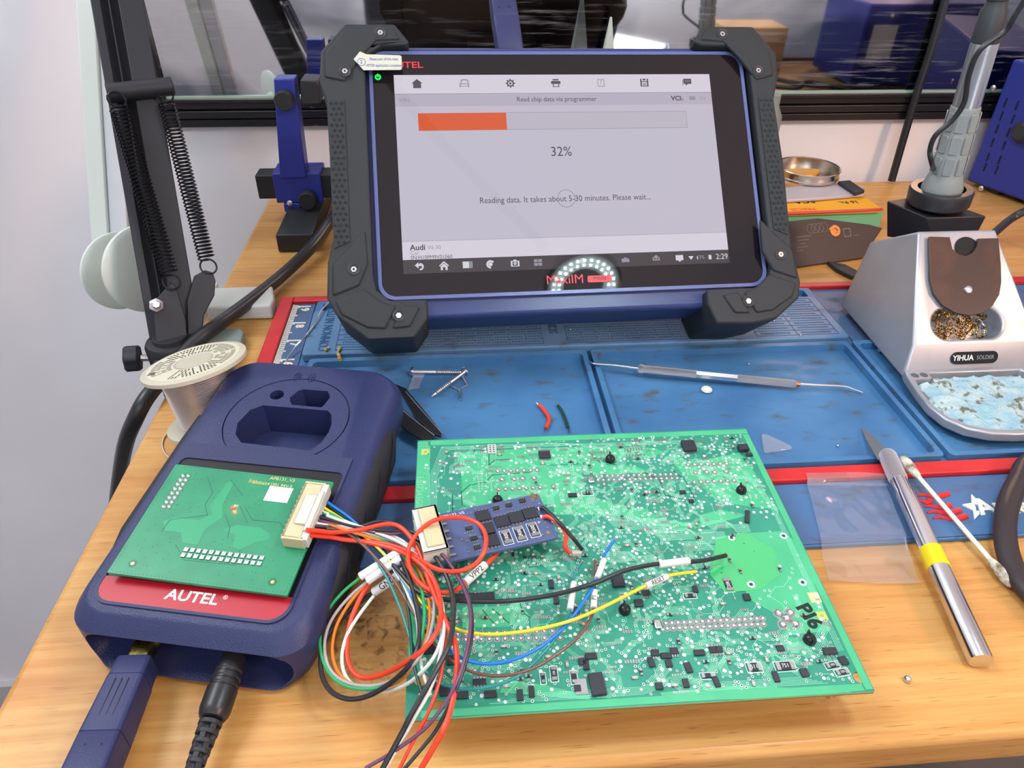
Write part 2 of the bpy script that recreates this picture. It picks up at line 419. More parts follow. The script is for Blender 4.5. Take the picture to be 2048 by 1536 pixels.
# trays
TRX = [(-0.105, 0.0895, 0.2985, 0.4265), (0.0925, 0.283, 0.2985, 0.4265), (0.2865, 0.47, 0.2985, 0.4265)]
for x0, x1, y0, y1 in TRX:
    build('tray_rim', holed(rrect(x0, x1, y0, y1, 0.003), [rrect(x0+0.0035, x1-0.0035, y0+0.0035, y1-0.0045, 0.0035)], 0.003, 0.0082), MB1, t, world=True, bevel=0.0007)
build('tray_rim', holed(rrect(-0.111, 0.290, 0.492, 0.5105, 0.002), [rrect(-0.106, 0.284, 0.4955, 0.5065, 0.002)], 0.003, 0.0072), MB1, t, world=True, bevel=0.0005)
PADB = mat_mat('mat_chart_blue', (88, 128, 164), (76, 114, 152), 0.38)
build('chart_panel', prismm(rrect(-0.111, 0.287, 0.4295, 0.4915, 0.003), 0.003, 0.0100), PADB, t, world=True, bevel=0.0012)
# embossed chart lines and rows of tiny writing
DKL = mk('embossed_dark_blue', (58, 92, 132), 0.5)  # darker blue than the panel, for chart lines and lettering
b = nb(); ZP = 0.01002
def hl(x0, x1, y, wd=0.0004): box(b, x0, x1, y-wd/2, y+wd/2, ZP-0.0002, ZP+0.00025)
def vl(x, y0, y1, wd=0.0004): box(b, x-wd/2, x+wd/2, y0, y1, ZP-0.0002, ZP+0.00025)
for x0, x1, nx in ((-0.088, -0.052, 1), (-0.050, 0.060, 9), (0.078, 0.200, 11), (0.218, 0.280, 2)):
    ys = [0.4335+i*0.0068 for i in range(9)]
    for y in ys: hl(x0, x1, y)
    for i in range(nx+1): vl(x0+(x1-x0)*i/nx, ys[0], ys[-1])
    for j in range(8):
        for i in range(nx):
            cx = x0+(x1-x0)*i/nx; wdt = (x1-x0)/nx
            xx = cx+wdt*0.12
            while xx < cx+wdt*0.85:
                l = random.uniform(0.0008, 0.0022)
                yy = ys[j]+0.0034
                box(b, xx, xx+l, yy-0.0007, yy+0.0007, ZP-0.0002, ZP+0.0002); xx += l+0.0006
build('embossed_chart', b, DKL, t, world=True, smooth=False)
text('lettering', 'COMMON NUTS', 0.0098, DKL, t, 0, 0, 0, M=WM[t.name].inverted() @ Matrix.Translation((-0.0965, 0.4615, ZP)) @ Matrix.Rotation(rad(90), 4, 'Z'), ex=0.0004, sx=0.78)
text('lettering', 'SCREWS', 0.0098, DKL, t, 0, 0, 0, M=WM[t.name].inverted() @ Matrix.Translation((0.0695, 0.4615, ZP)) @ Matrix.Rotation(rad(90), 4, 'Z'), ex=0.0004, sx=0.8)
text('lettering', 'BITS', 0.0085, DKL, t, 0, 0, 0, M=WM[t.name].inverted() @ Matrix.Translation((0.2095, 0.4715, ZP)) @ Matrix.Rotation(rad(90), 4, 'Z'), ex=0.0004, sx=0.8)
text('lettering', 'TORQUE', 0.005, DKL, t, 0, 0, 0, M=WM[t.name].inverted() @ Matrix.Translation((0.130, 0.4898, ZP)), ex=0.0003)
# ruler
b = nb()
box(b, -0.1305, -0.1293, 0.300, 0.511, 0.004, 0.0048)
for i in range(82):
    y = 0.302+i*0.00255
    box(b, -0.1300, -0.1262 if i % 5 else -0.1245, y, y+0.0011, 0.004, 0.0048)
build('ruler_ticks', b, mk('mat_white_print', (228, 226, 214), 0.55), t, world=True)
for i, s in enumerate(['1', '2', '3', '4', '5', '6', '7', '8', '9']):
    y = 0.304+i*0.0254
    box(b := nb(), -0.1262, -0.1165, y, y+0.0014, 0.004, 0.0047); build('ruler_mark', b, MATS['mat_white_print'], t, world=True)
    text('ruler_number', s, 0.0085, MATS['mat_white_print'], t, 0, 0, 0, M=WM[t.name].inverted() @ Matrix.Translation((-0.1205, y-0.0042, 0.0042)) @ Matrix.Rotation(rad(-90), 4, 'Z'), ex=0.0004, off=0.0003)
# logo on the front apron
zl = 0.0038
MW = MATS['mat_white_print']
lx0, ly0 = atz(1868, 1040, zl).x, atz(1868, 1040, zl).y
for i in range(5):
    y = ly0+0.0005+i*0.0043
    x1_ = atz(1938, 1040, zl).x - (0.0 if i in (0, 1, 4) else (0.004 if i == 2 else 0.012))
    pts = [V((lx0-0.001*(i % 2)+(x1_-lx0)*j/7, y+0.0009*math.sin(j*1.0+0.4), zl+0.0003)) for j in range(8)]
    b = nb(); tube(b, pts, lambda s: 0.0006+0.0011*min(1, s*1.6), 8, flat=0.8); build('logo_stripe', b, MRED, t, world=True)
sp = [(1941, 990), (1955, 1004), (1955, 1012), (1947, 1010), (1951, 1017), (1951, 1024), (1958, 1024), (1958, 1031), (1948, 1041), (1945, 1022), (1923, 1011), (1942, 1008)]
b = nb()
pp = [atz(u, v, zl) for u, v in sp]; prism(b, [(p.x, p.y) for p in pp], zl-0.0002, zl+0.0012); build('logo_star', b, MW, t, world=True, bevel=0.0003)
p = atz(1966, 1034, zl)
text('lettering', 'Amerigo', 0.0165, MW, t, 0, 0, 0, M=WM[t.name].inverted() @ Matrix.Translation((p.x, p.y+0.0065, zl)) @ Matrix.Rotation(0, 4, 'Z'), ex=0.0006, align='LEFT', off=0.0005, sx=0.95)
for uv in ((2012, 991), (2047, 992)):
    p = atz(*uv, zl); build('logo_dot', prismm(circ(p.x, p.y, 0.0011, 10), zl-0.0002, zl+0.0008), MW, t, world=True)

# ================================================================== tablet
TO = V((0.0726, 0.4675, 0.1245))
TM = euler_frame(TO, rad(3.331), 0, 0)
_a, _t, _k = rad(3.331), rad(42.93), rad(-1.016)
_x = V((math.cos(_a), math.sin(_a), 0)); _b = V((-math.sin(_a), math.cos(_a), 0)); _u = V((0, 0, 1))*math.cos(_t)+_b*math.sin(_t)
_x2 = _x*math.cos(_k)+_u*math.sin(_k); _u2 = -_x*math.sin(_k)+_u*math.cos(_k)
TM = frame(TO, _x2, _u2)
T = root('diagnostic_tablet', 'large rugged black and navy diagnostic tablet leaning upright on the blue mat', 'tablet', TM)
mm = 0.001
def S(l): return [(x*mm, y*mm) for x, y in l]
NAVYB = mk('tablet_navy_metal', (46, 57, 104), 0.34, spec=0.5)
GLASSB = mk('black_bezel_glass', (24, 20, 24), 0.015, spec=0.5)
b = prismm(rrect(-.1335, .1335, -.0965, .0905, .012), -.040, -.0035)
build('body', b, NAVYB, T, bevel=0.003, seg=3)
build('back_cover', prismm(rrect(-.130, .130, -.093, .087, .012), -.046, -.040), BLACKP, T, bevel=0.002)
RIM = mk('lavender_rim', (88, 98, 146), 0.35)
build('rim', holed(rrect(-.1245, .1335, -.0845, .0845, .0105, 8), [rrect(-.1222, .1312, -.0822, .0822, .009, 8)], -.0034, .0004), RIM, T, bevel=0.0004)
build('glass_bezel', prismm(rrect(-.1220, .1310, -.0820, .0820, .009, 8), -.0030, -.0001), GLASSB, T)
# screen (emitting display) as flat layers
def scrmat(n, c, e):
    m = mk(n, (12, 12, 14), 0.012, spec=0.45, emit=(c, e)); return m
EM = 1.12
S_BG = scrmat('screen_grey', (205, 200, 216), EM); S_TOP = scrmat('screen_light', (226, 220, 234), EM)
S_BAR = scrmat('screen_bar', (192, 186, 204), EM); S_OR = scrmat('screen_orange', (232, 100, 58), EM)
S_NAV = scrmat('screen_nav', (84, 78, 82), EM*0.8); S_INK = scrmat('screen_ink', (88, 84, 96), EM); S_PALE = scrmat('screen_pale_ink', (160, 155, 170), EM)
S_W = scrmat('screen_white', (225, 225, 235), EM); S_PROG = scrmat('screen_progress', (200, 193, 208), EM); S_RED = scrmat('screen_red', (220, 60, 60), EM)
SW, SH = .1085, .0678
scr = build('screen', boxm(-SW, SW, -.0575, SH, -.0001, .00002), S_BG, T, smooth=False)
def lay(name, x0, x1, y0, y1, m, z=.00004, th=.00003, par=scr):
    return build(name, boxm(x0*mm, x1*mm, y0*mm, y1*mm, z, z+th), m, par, smooth=False)
lay('toolbar', -108.5, 108.5, 54.6, 67.8, S_TOP)
lay('title_bar', -108.5, 108.5, 45.6, 54.2, S_BAR)
lay('toolbar_line', -108.5, 108.5, 54.2, 54.6, S_PALE)
lay('footer', -108.5, 108.5, -58.5, -46.6, S_TOP)
lay('footer_line', -108.5, 108.5, -46.6, -46.0, S_BAR)
lay('navigation_bar', -108.5, 108.5, -67.8, -58.5, S_NAV)
lay('progress_track', -94, 89, 28.6, 40.8, S_PALE)
lay('progress_track', -93.7, 88.7, 28.9, 40.5, S_PROG, z=.00008)
lay('progress_bar', -94, -35.6, 28.6, 40.8, S_OR, z=.00012)
ZT = .00009
def st(s, size, x, y, m=S_INK, al='CENTER', sx=1.0, off=0.0, rot=0):
    return text('lettering', s, size*mm, m, scr, x*mm, y*mm, ZT, ex=0.00002, align=al, sx=sx, off=off, rot=rot)
st('32%', 9.5, -0.3, 12.6, sx=.92)
st('Reading data. It takes about 5-30 minutes. Please wait...', 5.8, .7, -20.2, sx=.89)
st('Read chip data via programmer', 4.8, -.4, 50, sx=.9)
st('VIN:', 4.0, -102, 50, S_PALE); st('VCI', 4.6, 83, 50, off=.00015); st('b', 3.4, 87.4, 49.3, S_RED); st('OV', 3.4, 102, 50, S_PALE)
st('Audi', 5.2, -103.6, -50.6, al='LEFT', off=.00012); st('V6.30', 3.8, -92.5, -50.8, S_PALE, 'LEFT'); st('Car:', 3.6, -103.6, -54.2, S_PALE, 'LEFT')
st('SN:H10PM9V01060', 3.5, -103.6, -57.2, S_INK, 'LEFT', .95)
st('2:29', 5.4, 103.5, -63.2, S_W, sx=.92); st('43%', 3.6, 88.5, -63.2, S_PALE)
def icon(parts, cx, cy, m=S_INK, name='icon'):
    b = nb()
    for p in parts:
        if p[0] == 'r': box(b, (cx+p[1])*mm, (cx+p[2])*mm, (cy+p[3])*mm, (cy+p[4])*mm, ZT, ZT+.00003)
        elif p[0] == 'p': prism(b, [((cx+x)*mm, (cy+y)*mm) for x, y in p[1]], ZT, ZT+.00003)
        elif p[0] == 'o':
            n = 24; o_ = p[1]; i_ = p[2]; f = p[3] if len(p) > 3 else 1.0; a0 = p[4] if len(p) > 4 else 0
            q = []
            for k in range(int(n*f)+1):
                a = a0+2*math.pi*k/n; q.append((a,))
            for (a,), (c,) in zip(q[:-1], q[1:]):
                prism(b, [((cx+r*math.cos(g))*mm, (cy+r*math.sin(g))*mm) for r, g in ((o_, a), (o_, c), (i_, c), (i_, a))], ZT, ZT+.00003)
    return build(name, b, m, scr, smooth=False)
# toolbar icons: house, car, gear, printer, help, save, chat
icon([('p', [(-3.6, .3), (0, 3.3), (3.6, .3)]), ('r', -2.6, -.4, -2.8, .3), ('r', .4, 2.6, -2.8, .3), ('r', -.4, .4, -2.8, .3), ('r', -2.6, 2.6, -3.1, -2.6)], -93.5, 61.6)
icon([('r', -3, 3, -.4, .2), ('r', -3.4, -2.6, -2.8, .2), ('r', 2.2, 3, -2.8, .2), ('r', -3, 3, -2.2, -1.7), ('p', [(-2.6, .2), (-1.8, 2.4), (-1.3, 2.4), (-2.1, .2)]), ('r', -1.8, 1.8, 2.1, 2.5), ('p', [(2.1, .2), (1.3, 2.4), (1.8, 2.4), (2.6, .2)]), ('o', 3.4, 2.9, .4, .4)], -62, 61.6, S_PALE)
gear = [('o', 2.4, 1.5), ('o', .8, .0)]
for k in range(8):
    a = k*math.pi/4; gear.append(('p', [(2.2*math.cos(a-.18), 2.2*math.sin(a-.18)), (3.2*math.cos(a-.14), 3.2*math.sin(a-.14)), (3.2*math.cos(a+.14), 3.2*math.sin(a+.14)), (2.2*math.cos(a+.18), 2.2*math.sin(a+.18))]))
icon(gear, -31.2, 61.6)
icon([('r', -2, 2, 1.7, 2.7), ('r', -3.2, 3.2, -.8, 1.3), ('r', -2.2, -1.6, -2.9, -.8), ('r', 1.6, 2.2, -2.9, -.8), ('r', -2.2, 2.2, -3, -2.5)], -.2, 61.8)
icon([('r', -2.4, -1.9, -2.8, 2.6), ('r', 1.9, 2.4, -2.8, 2.6), ('r', -2.4, 2.4, 2.2, 2.7), ('r', -2.4, 2.4, -2.9, -2.4)], 31, 61.7, S_PALE); st('?', 5, 31, 61.7, S_PALE)
icon([('r', -2.8, -1.8, -2.9, 2.8), ('r', 1.8, 2.8, -2.9, 2.8), ('r', -1.8, 1.8, .4, 1.0), ('r', -1, 1, 1.6, 2.8), ('r', -1.8, 1.8, -2.9, -2.4), ('r', -1.2, 1.2, -1.2, -.7), ('r', -1.2, 1.2, -2, -1.6)], 61.5, 61.7)
icon([('r', -2.6, 3, -1.2, 2.6), ('p', [(-1.2, -1.2), (-1.2, -2.6), (.4, -1.2)]), ('r', -3.3, -2.9, -2.2, 1.8)], 92, 61.8)
icon([('r', -1.4, -.9, .5, 1), ('r', -.1, .4, .5, 1), ('r', 1.2, 1.7, .5, 1)], 92, 61.9, S_TOP).location.z = .00003
icon([('r', -2.2, 2.2, -1.4, 1.4)], 94.5, 50, S_PALE)
# navigation bar icons
nx = [-97.8, -82.5, -67.5, -52.5, -36.5, -21.5, -6, 8, 23, 45]
ny = -63.2
icon([('p', [(-3.3, .9), (-.9, 3), (-.9, -1.2)]), ('r', -1, 1.2, .4, 1.5), ('o', 2.4, 1.3, .55, -1.7)], nx[0], ny, S_W)
icon([('p', [(-3.2, .2), (0, 3.2), (3.2, .2), (2.6, -.3), (0, 2.1), (-2.6, -.3)]), ('p', [(-2.2, -.4), (0, 1.6), (2.2, -.4), (2.2, -2.8), (.8, -2.8), (.8, -.8), (-.8, -.8), (-.8, -2.8), (-2.2, -2.8)])], nx[1], ny, S_W)
icon([('r', -3, 1.2, -2, 2.4), ('r', 1.7, 2.1, -2, 2.4), ('r', 2.7, 3.1, -2, 2.4)], nx[2], ny, S_W)
icon([('o', 2.8, 1.5, .7, .6), ('o', 1.3, 0)], nx[3], ny, S_W)
icon([('r', -2.8, -1.7, -2, 1.8), ('r', 1.7, 2.8, -2, 1.8), ('r', -1.8, 1.8, 1.2, 1.8), ('r', -1.8, 1.8, -2, -1.5), ('o', 1.0, .3), ('r', -1, 1, 1.8, 2.6)], nx[4], ny, S_W)
icon([('r', -2.6, -.2, -2, .0), ('r', .2, 2.6, -2, 0), ('r', -2.6, -.2, .5, 2.4), ('r', .2, 2.6, .5, 2.4)], nx[5], ny, S_PALE)
icon([('r', -2.2, 2.2, -1.2, .8), ('r', -1.4, 1.4, .8, 2)], nx[7], ny, S_PALE)
icon([('r', -2.6, 2.6, -1.6, .8), ('o', 1.6, 1.0, .5)], nx[8]+14, ny, S_PALE)
icon([('o', 1.3, 0), ('r', -2.4, 2.4, -2.4, -1.6), ('r', -2.4, -1.6, -1.6, 0), ('r', 1.6, 2.4, -1.6, 0)], nx[9]+13, ny+1.2, S_PALE)
icon([('r', -2.6, 2.6, -1.6, 2), ('p', [(-1, -1.6), (0, -2.8), (1, -1.6)])], 74, ny, S_W)
icon([('p', [(0, -1.6), (-1.8, 1), (1.8, 1)]), ('r', 4.2, 4.6, -1.6, .5)], 82, ny, S_W)
icon([('r', -.8, 1.2, -1.6, 1.4)], 95, ny, S_W)
n_ = icon([('o', 6.2, 5.7)], .6, -20.0, S_PALE, 'spinner_circle')
# bezel writing
text('lettering', 'AUTEL', 0.0062, REDI, T, -.1005, .0748, .0, ex=.00004, sx=1.25, off=.0001)
text('lettering', 'MaxiIM', 0.0085, REDI, T, -.0045, -.0752, .0, ex=.00004, sx=1.0)
build('model_badge', prismm(rrect(.0105, .0265, -.0776, -.0731, .001), -.00005, .00004), REDI, T, smooth=False)
text('lettering', 'IM608', 0.0035, BLACKI, T, .0185, -.0753, .0001, ex=.00002)
LEDG = mk('green_power_light', (20, 220, 60), 0.4, emit=((20, 255, 70), 3.0))
b = nb()
for k in range(22):
    a = rad(112+k*14.5); c = rad(112+(k+1)*14.5)
    if k*14.5 > 310: break
    prism(b, [((-.1188+r*math.cos(g)), (.0664+r*math.sin(g))) for r, g in ((.0020, a), (.0020, c), (.0011, c), (.0011, a))], -.00002, .00008)
box(b, -.1191, -.1185, .0664, .0688, -.00002, .00008)
build('power_light', b, LEDG, T, smooth=False)
# protective corner bumpers and side grips
def bumper(name, outer, side):
    """outline with a raised face, chamfered outward"""
    n = len(outer); cx = sum(p[0] for p in outer)/n; cy = sum(p[1] for p in outer)/n
    b = holed(S(outer), [], -.0475, .0055)
    o = build(name, b, RUBBER, T, bevel=0.0045, seg=3, ang=50)
    return o
L_ = [(-138.5, 100.5), (-154.5, 81.5), (-156, 61), (-152, 48.9), (-151.2, 6), (-150.5, -43.9), (-154.8, -60), (-156, -83), (-150, -95), (-133, -110), (-103, -110), (-94.5, -98), (-94.3, -86.2), (-117, -86), (-125.5, -79), (-127.2, -70), (-126.8, 70), (-123.5, 80), (-115.5, 85.6), (-98.6, 86), (-97.2, 88.5), (-106, 100.5)]
R_ = [(97.6, 88.5), (105.2, 100.5), (142, 100.5), (156.6, 80.2), (155.6, 61.4), (151, 46.5), (152.3, .6), (151, -60), (154.2, -84), (151.5, -95), (134, -108.5), (118, -111), (93, -110), (88, -96), (88.6, -87), (125, -86.8), (132.8, -80), (135.8, -70), (136, 72), (132, 80.5), (124, 86), (103.6, 86.2)]
bump = [bumper('corner_guard_frame', L_, -1), bumper('corner_guard_frame', R_[::-1], 1)]
# raised faceted pads, diamond grips and screws on each side
GRIP = mk('grip_rubber', (46, 50, 52), 0.7, spec=0.3)
for sgn, bo in ((-1, bump[0]), (1, bump[1])):
    sh = 0 if sgn < 0 else 0
    pads = [([(-138, 97.5), (-151.5, 80.5), (-152.5, 63), (-140, 60), (-128, 78), (-119, 88.5), (-103, 89.5), (-107.5, 97.5)]),
            ([(-151.5, -62), (-152.5, -82), (-136, -76), (-130, -62), (-131, -40), (-139, -49)]),
            ([(-151, -85), (-147.5, -94), (-132, -103), (-121, -104), (-114, -90), (-124, -86), (-133, -78)]),
            ([(-117, -104), (-106, -103.5), (-99, -91), (-110, -89.5)])]
    for p in pads:
        pp = [(x if sgn < 0 else -x*0.995, y) for x, y in p]
        build('guard_pad', prismm(S(pp), .0035, .0068), RUBBER, bo, bevel=0.0012)
    gx0, gx1 = (-151.3, -140.5)
    b = nb()
    pts = [(gx0, 48.5), (gx1, 47.5), (gx1, -47), (gx0+.8, -51.5)]
    if sgn > 0: pts = [(-x*.99, y) for x, y in pts]
    prism(b, S(pts), .004, .0062)
    for j in range(26):
        for k in range(3):
            cx = gx0+2.2+k*3.4+(1.7 if j % 2 else 0); cy = 45-j*3.7
            if cx > gx1-.8: continue
            if sgn > 0: cx = -cx*.99
            q = [b.verts.new((( cx+dx)*mm, (cy+dy)*mm, .0061)) for dx, dy in ((-1.6, 0), (0, -1.8), (1.6, 0), (0, 1.8))]
            top = b.verts.new((cx*mm, cy*mm, .0074))
            for i in range(4): b.faces.new((q[i], q[(i+1) % 4], top))
    build('grip_texture', b, GRIP, bo, smooth=False)
for x, y in ((-115.6, 93.5), (-139.4, 66.6), (-138.8, -65.5), (-112.5, -96), (118.1, 93.4), (141.1, 66.3), (141.6, -65.1), (115.5, -96)):
    b = nb(); lathe(b, [(.0036, .0060), (.0040, .0072), (.0036, .0074), (.0025, .0070), (.0023, .0066)], 20, Matrix.Translation((x*mm, y*mm, 0)))
    sc = build('screw', b, BLACKP, T)
    b = nb(); lathe(b, [(.0019, .0066), (.0019, .0072), (.0008, .0072), (.0008, .0068)], 6, Matrix.Translation((x*mm, y*mm, 0))); build('screw_head', b, STEEL, sc)
# sticker across the top-left corner
stp = [(-133.4, 74.2), (-129.2, 79.6), (-125, 77.6), (-103.6, 76.9), (-102.6, 76.2), (-102.8, 67.6), (-103.6, 66.8), (-127.4, 66.6)]
stk = build('sticker', prismm(S(stp), .0076, .0079), mk('cream_sticker', (190, 192, 176), 0.5), T, smooth=False)
BLI = mk('blue_ink', (70, 84, 160), 0.5)
text('lettering', 'Please peel off this mask', .0026, BLI, stk, -.1140, .0742, .0080, ex=.00002, sx=.72)
text('lettering', 'AFTER application completed', .0026, BLI, stk, -.1140, .0698, .0080, ex=.00002, sx=.74)
text('lettering', '2', .0036, BLI, stk, -.1285, .0722, .0080, ex=.00002)
b = nb(); prm = circ(-.1285, .0722, .0027, 20); b2 = holed(prm, [circ(-.1285, .0722, .0024, 20)], .00795, .00803); b.free(); build('sticker_ring', b2, BLI, stk, smooth=False)
# back stand
b = nb(); sm = Matrix.Identity(4)
p1 = TM.inverted() @ V((0.075, 0.0, 0.0))
build('back_stand', prismm([(-.05, -.085), (.05, -.085), (.045, .03), (-.045, .03)], -.054, -.0462), BLACKP, T, bevel=.001)

# ================================================================== programmer (navy handheld box)
PMX = euler_frame((-.1089, .2381, .036), rad(-12), rad(5.5), 0)
P_ = root('chip_programmer', 'navy blue handheld chip programmer lying on the desk, red nameplate and empty key slots', 'programmer', PMX)
def rr_in(inset, r, fr=0): return rrect(-.0535+inset, .0535-inset, -.0525+inset*0.7+fr, .1245-inset*0.6, [r*1.15, r*1.0, r*.8, r*.8], 7)
def z0at(x, y):   # depth below the top plane of the desk surface
    p = PMX @ V((x, y, 0)); return -(p.z)/ (PMX.to_3x3() @ V((0, 0, 1))).z
b = nb()
lv = [(.0055, .0, .016, .0042), (.0035, -.0008, .017, .0040), (.0008, -.0046, .018, .0022), (0, -.0066, .018, .0006), (0, -.015, .018, 0), (.0005, -.021, .017, -.0006), (.0030, -.026, .016, -.0034)]
loops = []
for ins, z, r, fr in lv[::-1]:
    loops.append([V((x, y, z)) for x, y in rr_in(ins, r, fr)])
def bz(y): return .0004+.0165*(y+.0565)/.181
bot = [V((x, y, z0at(x, y)+bz(y))) for x, y in rr_in(.013, .012, -.0115)]
b2 = [V((x, y, z0at(x, y)+.0022+bz(y))) for x, y in rr_in(.0075, .014, -.0088)]
rings(b, [bot, b2]+loops, True, True)
body = build('body', b, NAVY, P_, ang=50)
# key pocket, slots, recess and the port opening
def poc(pts, d): return prismm([(x*mm, y*mm) for x, y in pts], -d, .004)
boolean(body, poc([(-27, 70), (-24.5, 62), (-19, 56.5), (18.5, 55.5), (22.5, 62), (23.8, 70), (23.4, 76), (21, 83), (18, 86), (-19, 85.5), (-24.5, 80.9)], .020))
boolean(body, poc([(-6.5, 93.6), (-4.3, 99), (-2, 101.2), (12.5, 101.6), (14.5, 99), (15.7, 96.5), (14.8, 91.5), (13.6, 88), (-3.4, 88), (-5.5, 91)], .013))
boolean(body, poc(circ(-14.6, 94.8, 3.9, 24), .014))
c = nb(); pr = rrect(-.0480, .0480, -.0278, -.0068, .0100, 8)
rings(c, [[V((x, -.070, z)) for x, z in pr], [V((x*.93, -.0410, z)) for x, z in pr]]); boolean(body, c)
boolean(body, holed(circ(-.0018, .0765, .0337, 64), [circ(-.0018, .0765, .0330, 64)], -.0012, .003))
NAVYD = mk('navy_matte', (42, 50, 86), 0.5, bump=(1800, 0.25, 0.0003))
build('raised_panel', holed(rrect(-.0450, .0425, -.0419, .0525, [.001, .001, .009, .009], 6), [rrect(-.0436, .0411, -.0405, .0422, [.003, .003, .008, .008], 6)], -.0003, .0009), NAVYD, P_, bevel=.0004)
RECB = mk('black_recess', (24, 24, 28), 0.35)
build('recess_panel', prismm(rrect(-.0436, .0411, -.0285, .0420, .002, 4), -.0002, .0003), RECB, P_)
rp = build('nameplate', prismm(rrect(-.0436, .0411, -.0405, -.0287, [.0002, .0002, .008, .008], 6), -.0002, .0007), mk('red_nameplate', (168, 30, 44), 0.34, spec=0.5), P_)
text('lettering', 'AUTEL', .0070, WHITEI, rp, -.0012, -.0342, .0007, ex=.00006, sx=1.12, off=.00014)
text('lettering', '®', .0028, WHITEI, rp, .0128, -.0325, .0007, ex=.00006)
# embossed wireless symbol
b = nb()
for sgn in (1, -1):
    for r in (.0022, .0038, .0054):
        pts = [V((.0 + sgn*(.0006+r*math.cos(rad(a))) - .0045, .1115+r*math.sin(rad(a)), .0001)) for a in range(-48, 49, 16)]
        tube(b, pts, .00028, 6)
build('wireless_symbol', b, mk('navy_dark_print', (24, 28, 78), 0.5), P_)
# black side grips
GB = mk('grip_black', (34, 36, 42), 0.6, bump=(1400, 0.12, 0.0003))
for sgn in (1, -1):
    b = nb(); loops = []
    ys = [-.034, -.028, .0, .030, .060, .078, .088, .092]
    for i, y in enumerate(ys):
        f = [0, .6, 1, 1, 1, .95, .6, 0][i]
        top = -.002-.012*(1-f); low = -.029 + .012*(1-f)
        loops.append([V((sgn*.0500, y, low)), V((sgn*(.0500+.0055*f), y, low+.002)), V((sgn*(.0512+.0052*f), y, (top+low)/2)), V((sgn*(.0500+.0052*f), y, top-.003)), V((sgn*(.0488), y, top))])
    rings(b, loops, True, True); g = build('side_grip', b, GB, P_, subs=0, ang=60)
    b = nb()
    for k in range(4):
        y = -.018+k*.026
        tube(b, [V((sgn*.0563, y, -.022)), V((sgn*.0567, y+.007, -.016)), V((sgn*.0562, y+.016, -.010)), V((sgn*.0548, y+.020, -.0065))], .0005, 6)
    build('grip_groove', b, mk('groove_dark', (14, 14, 18), 0.6), g)
# ports inside the opening
build('port_panel', boxm(-.0440, .0440, -.0415, -.0407, -.0270, -.0076), mk('port_grey', (66, 66, 78), 0.5), P_)
up = build('usb_port', boxm(-.0275, -.0125, -.0440, -.0416, -.0235, -.0085), mk('port_cream', (196, 182, 150), 0.45), P_, bevel=.0005)
c = nb(); lathe(c, [(.0060, 0), (.0060, .0012), (.004, .0012)], 20, axisM((.0190, -.0414, -.0175), (.0190, -.0450, -.0175))[0])
build('power_socket', c, BLACKP, P_)

# USB cable with square navy plug
CM = frame(PMX @ V((-.014, -.049, -.0172)), (PMX.to_3x3() @ V((1, 0, 0))), PMX.to_3x3() @ V((0, -1, 0)))
def xaxis_pt(y, z=-.0172, x=0): return PMX @ V((x, y, z))
A0 = PMX @ V((-.0200, -.0500, -.0168))
dirp = (atz(190, 1536, .018) - atz(287, 1312, .018)); dirp.z = 0; dirp.normalize()
sx_ = V((0, 0, 1)).cross(dirp)*-1
UM = frame(A0, dirp.cross(V((0, 0, 1))).normalized(), dirp)      # local y runs away from the programmer
if UM.to_3x3().col[2].z < 0: UM = frame(A0, -dirp.cross(V((0, 0, 1))).normalized(), dirp)
U = root('usb_cable', 'navy blue square USB plug and cable pushed into the front of the programmer', 'cable', UM)
PLUGN = mk('plug_navy', (40, 46, 88), 0.45, bump=(1500, 0.25, 0.0003))
build('metal_shell', boxm(-.0042, .0042, -.0078, .0085, -.0040, .0040), mk('brass_shell', (176, 162, 96), 0.3, 1.0, var=((120, 104, 56), (300, 300, 300), 0.4, 0.6)), U, bevel=.0012)
b = nb(); rings(b, [[V((x, y, z)) for x, z in rrect(-w_, w_, -h_, h_, .0018, 4)] for y, w_, h_ in ((.0075, .0066, .0062), (.0082, .0070, .0066), (.0160, .0072, .0068), (.0161, .0070, .0066), (.0165, .0070, .0066), (.0166, .0074, .0070), (.040, .0080, .0074), (.040, .0078, .0072), (.0405, .0080, .0074), (.062, .0082, .0074), (.075, .0074, .0066), (.076, .004, .004))])
ph = build('plug_housing', b, PLUGN, U)
b = nb()
for x in (-.0026, 0, .0026):
    box(b, x-.00015, x+.00015, .0185, .036, .0068, .0073)
build('housing_groove', b, mk('groove_dark', (14, 14, 18), 0.6), ph)
b = nb()
for x, y in ((-.0033, .0455), (.0027, .0455), (-.0033, .056), (.0027, .056)): lathe(b, [(.0005, .0071), (.0005, .00745)], 10, Matrix.Translation((x, y, 0)))
build('housing_dimple', b, MATS['groove_dark'], ph)
b = nb(); tube(b, [V((0, .074, 0)), V((0, .095, -.004)), V((.004, .13, -.014)), V((.02, .20, -.03))], .0024, 10); build('cord', b, mk('navy_cord', (48, 54, 110), 0.4), U)

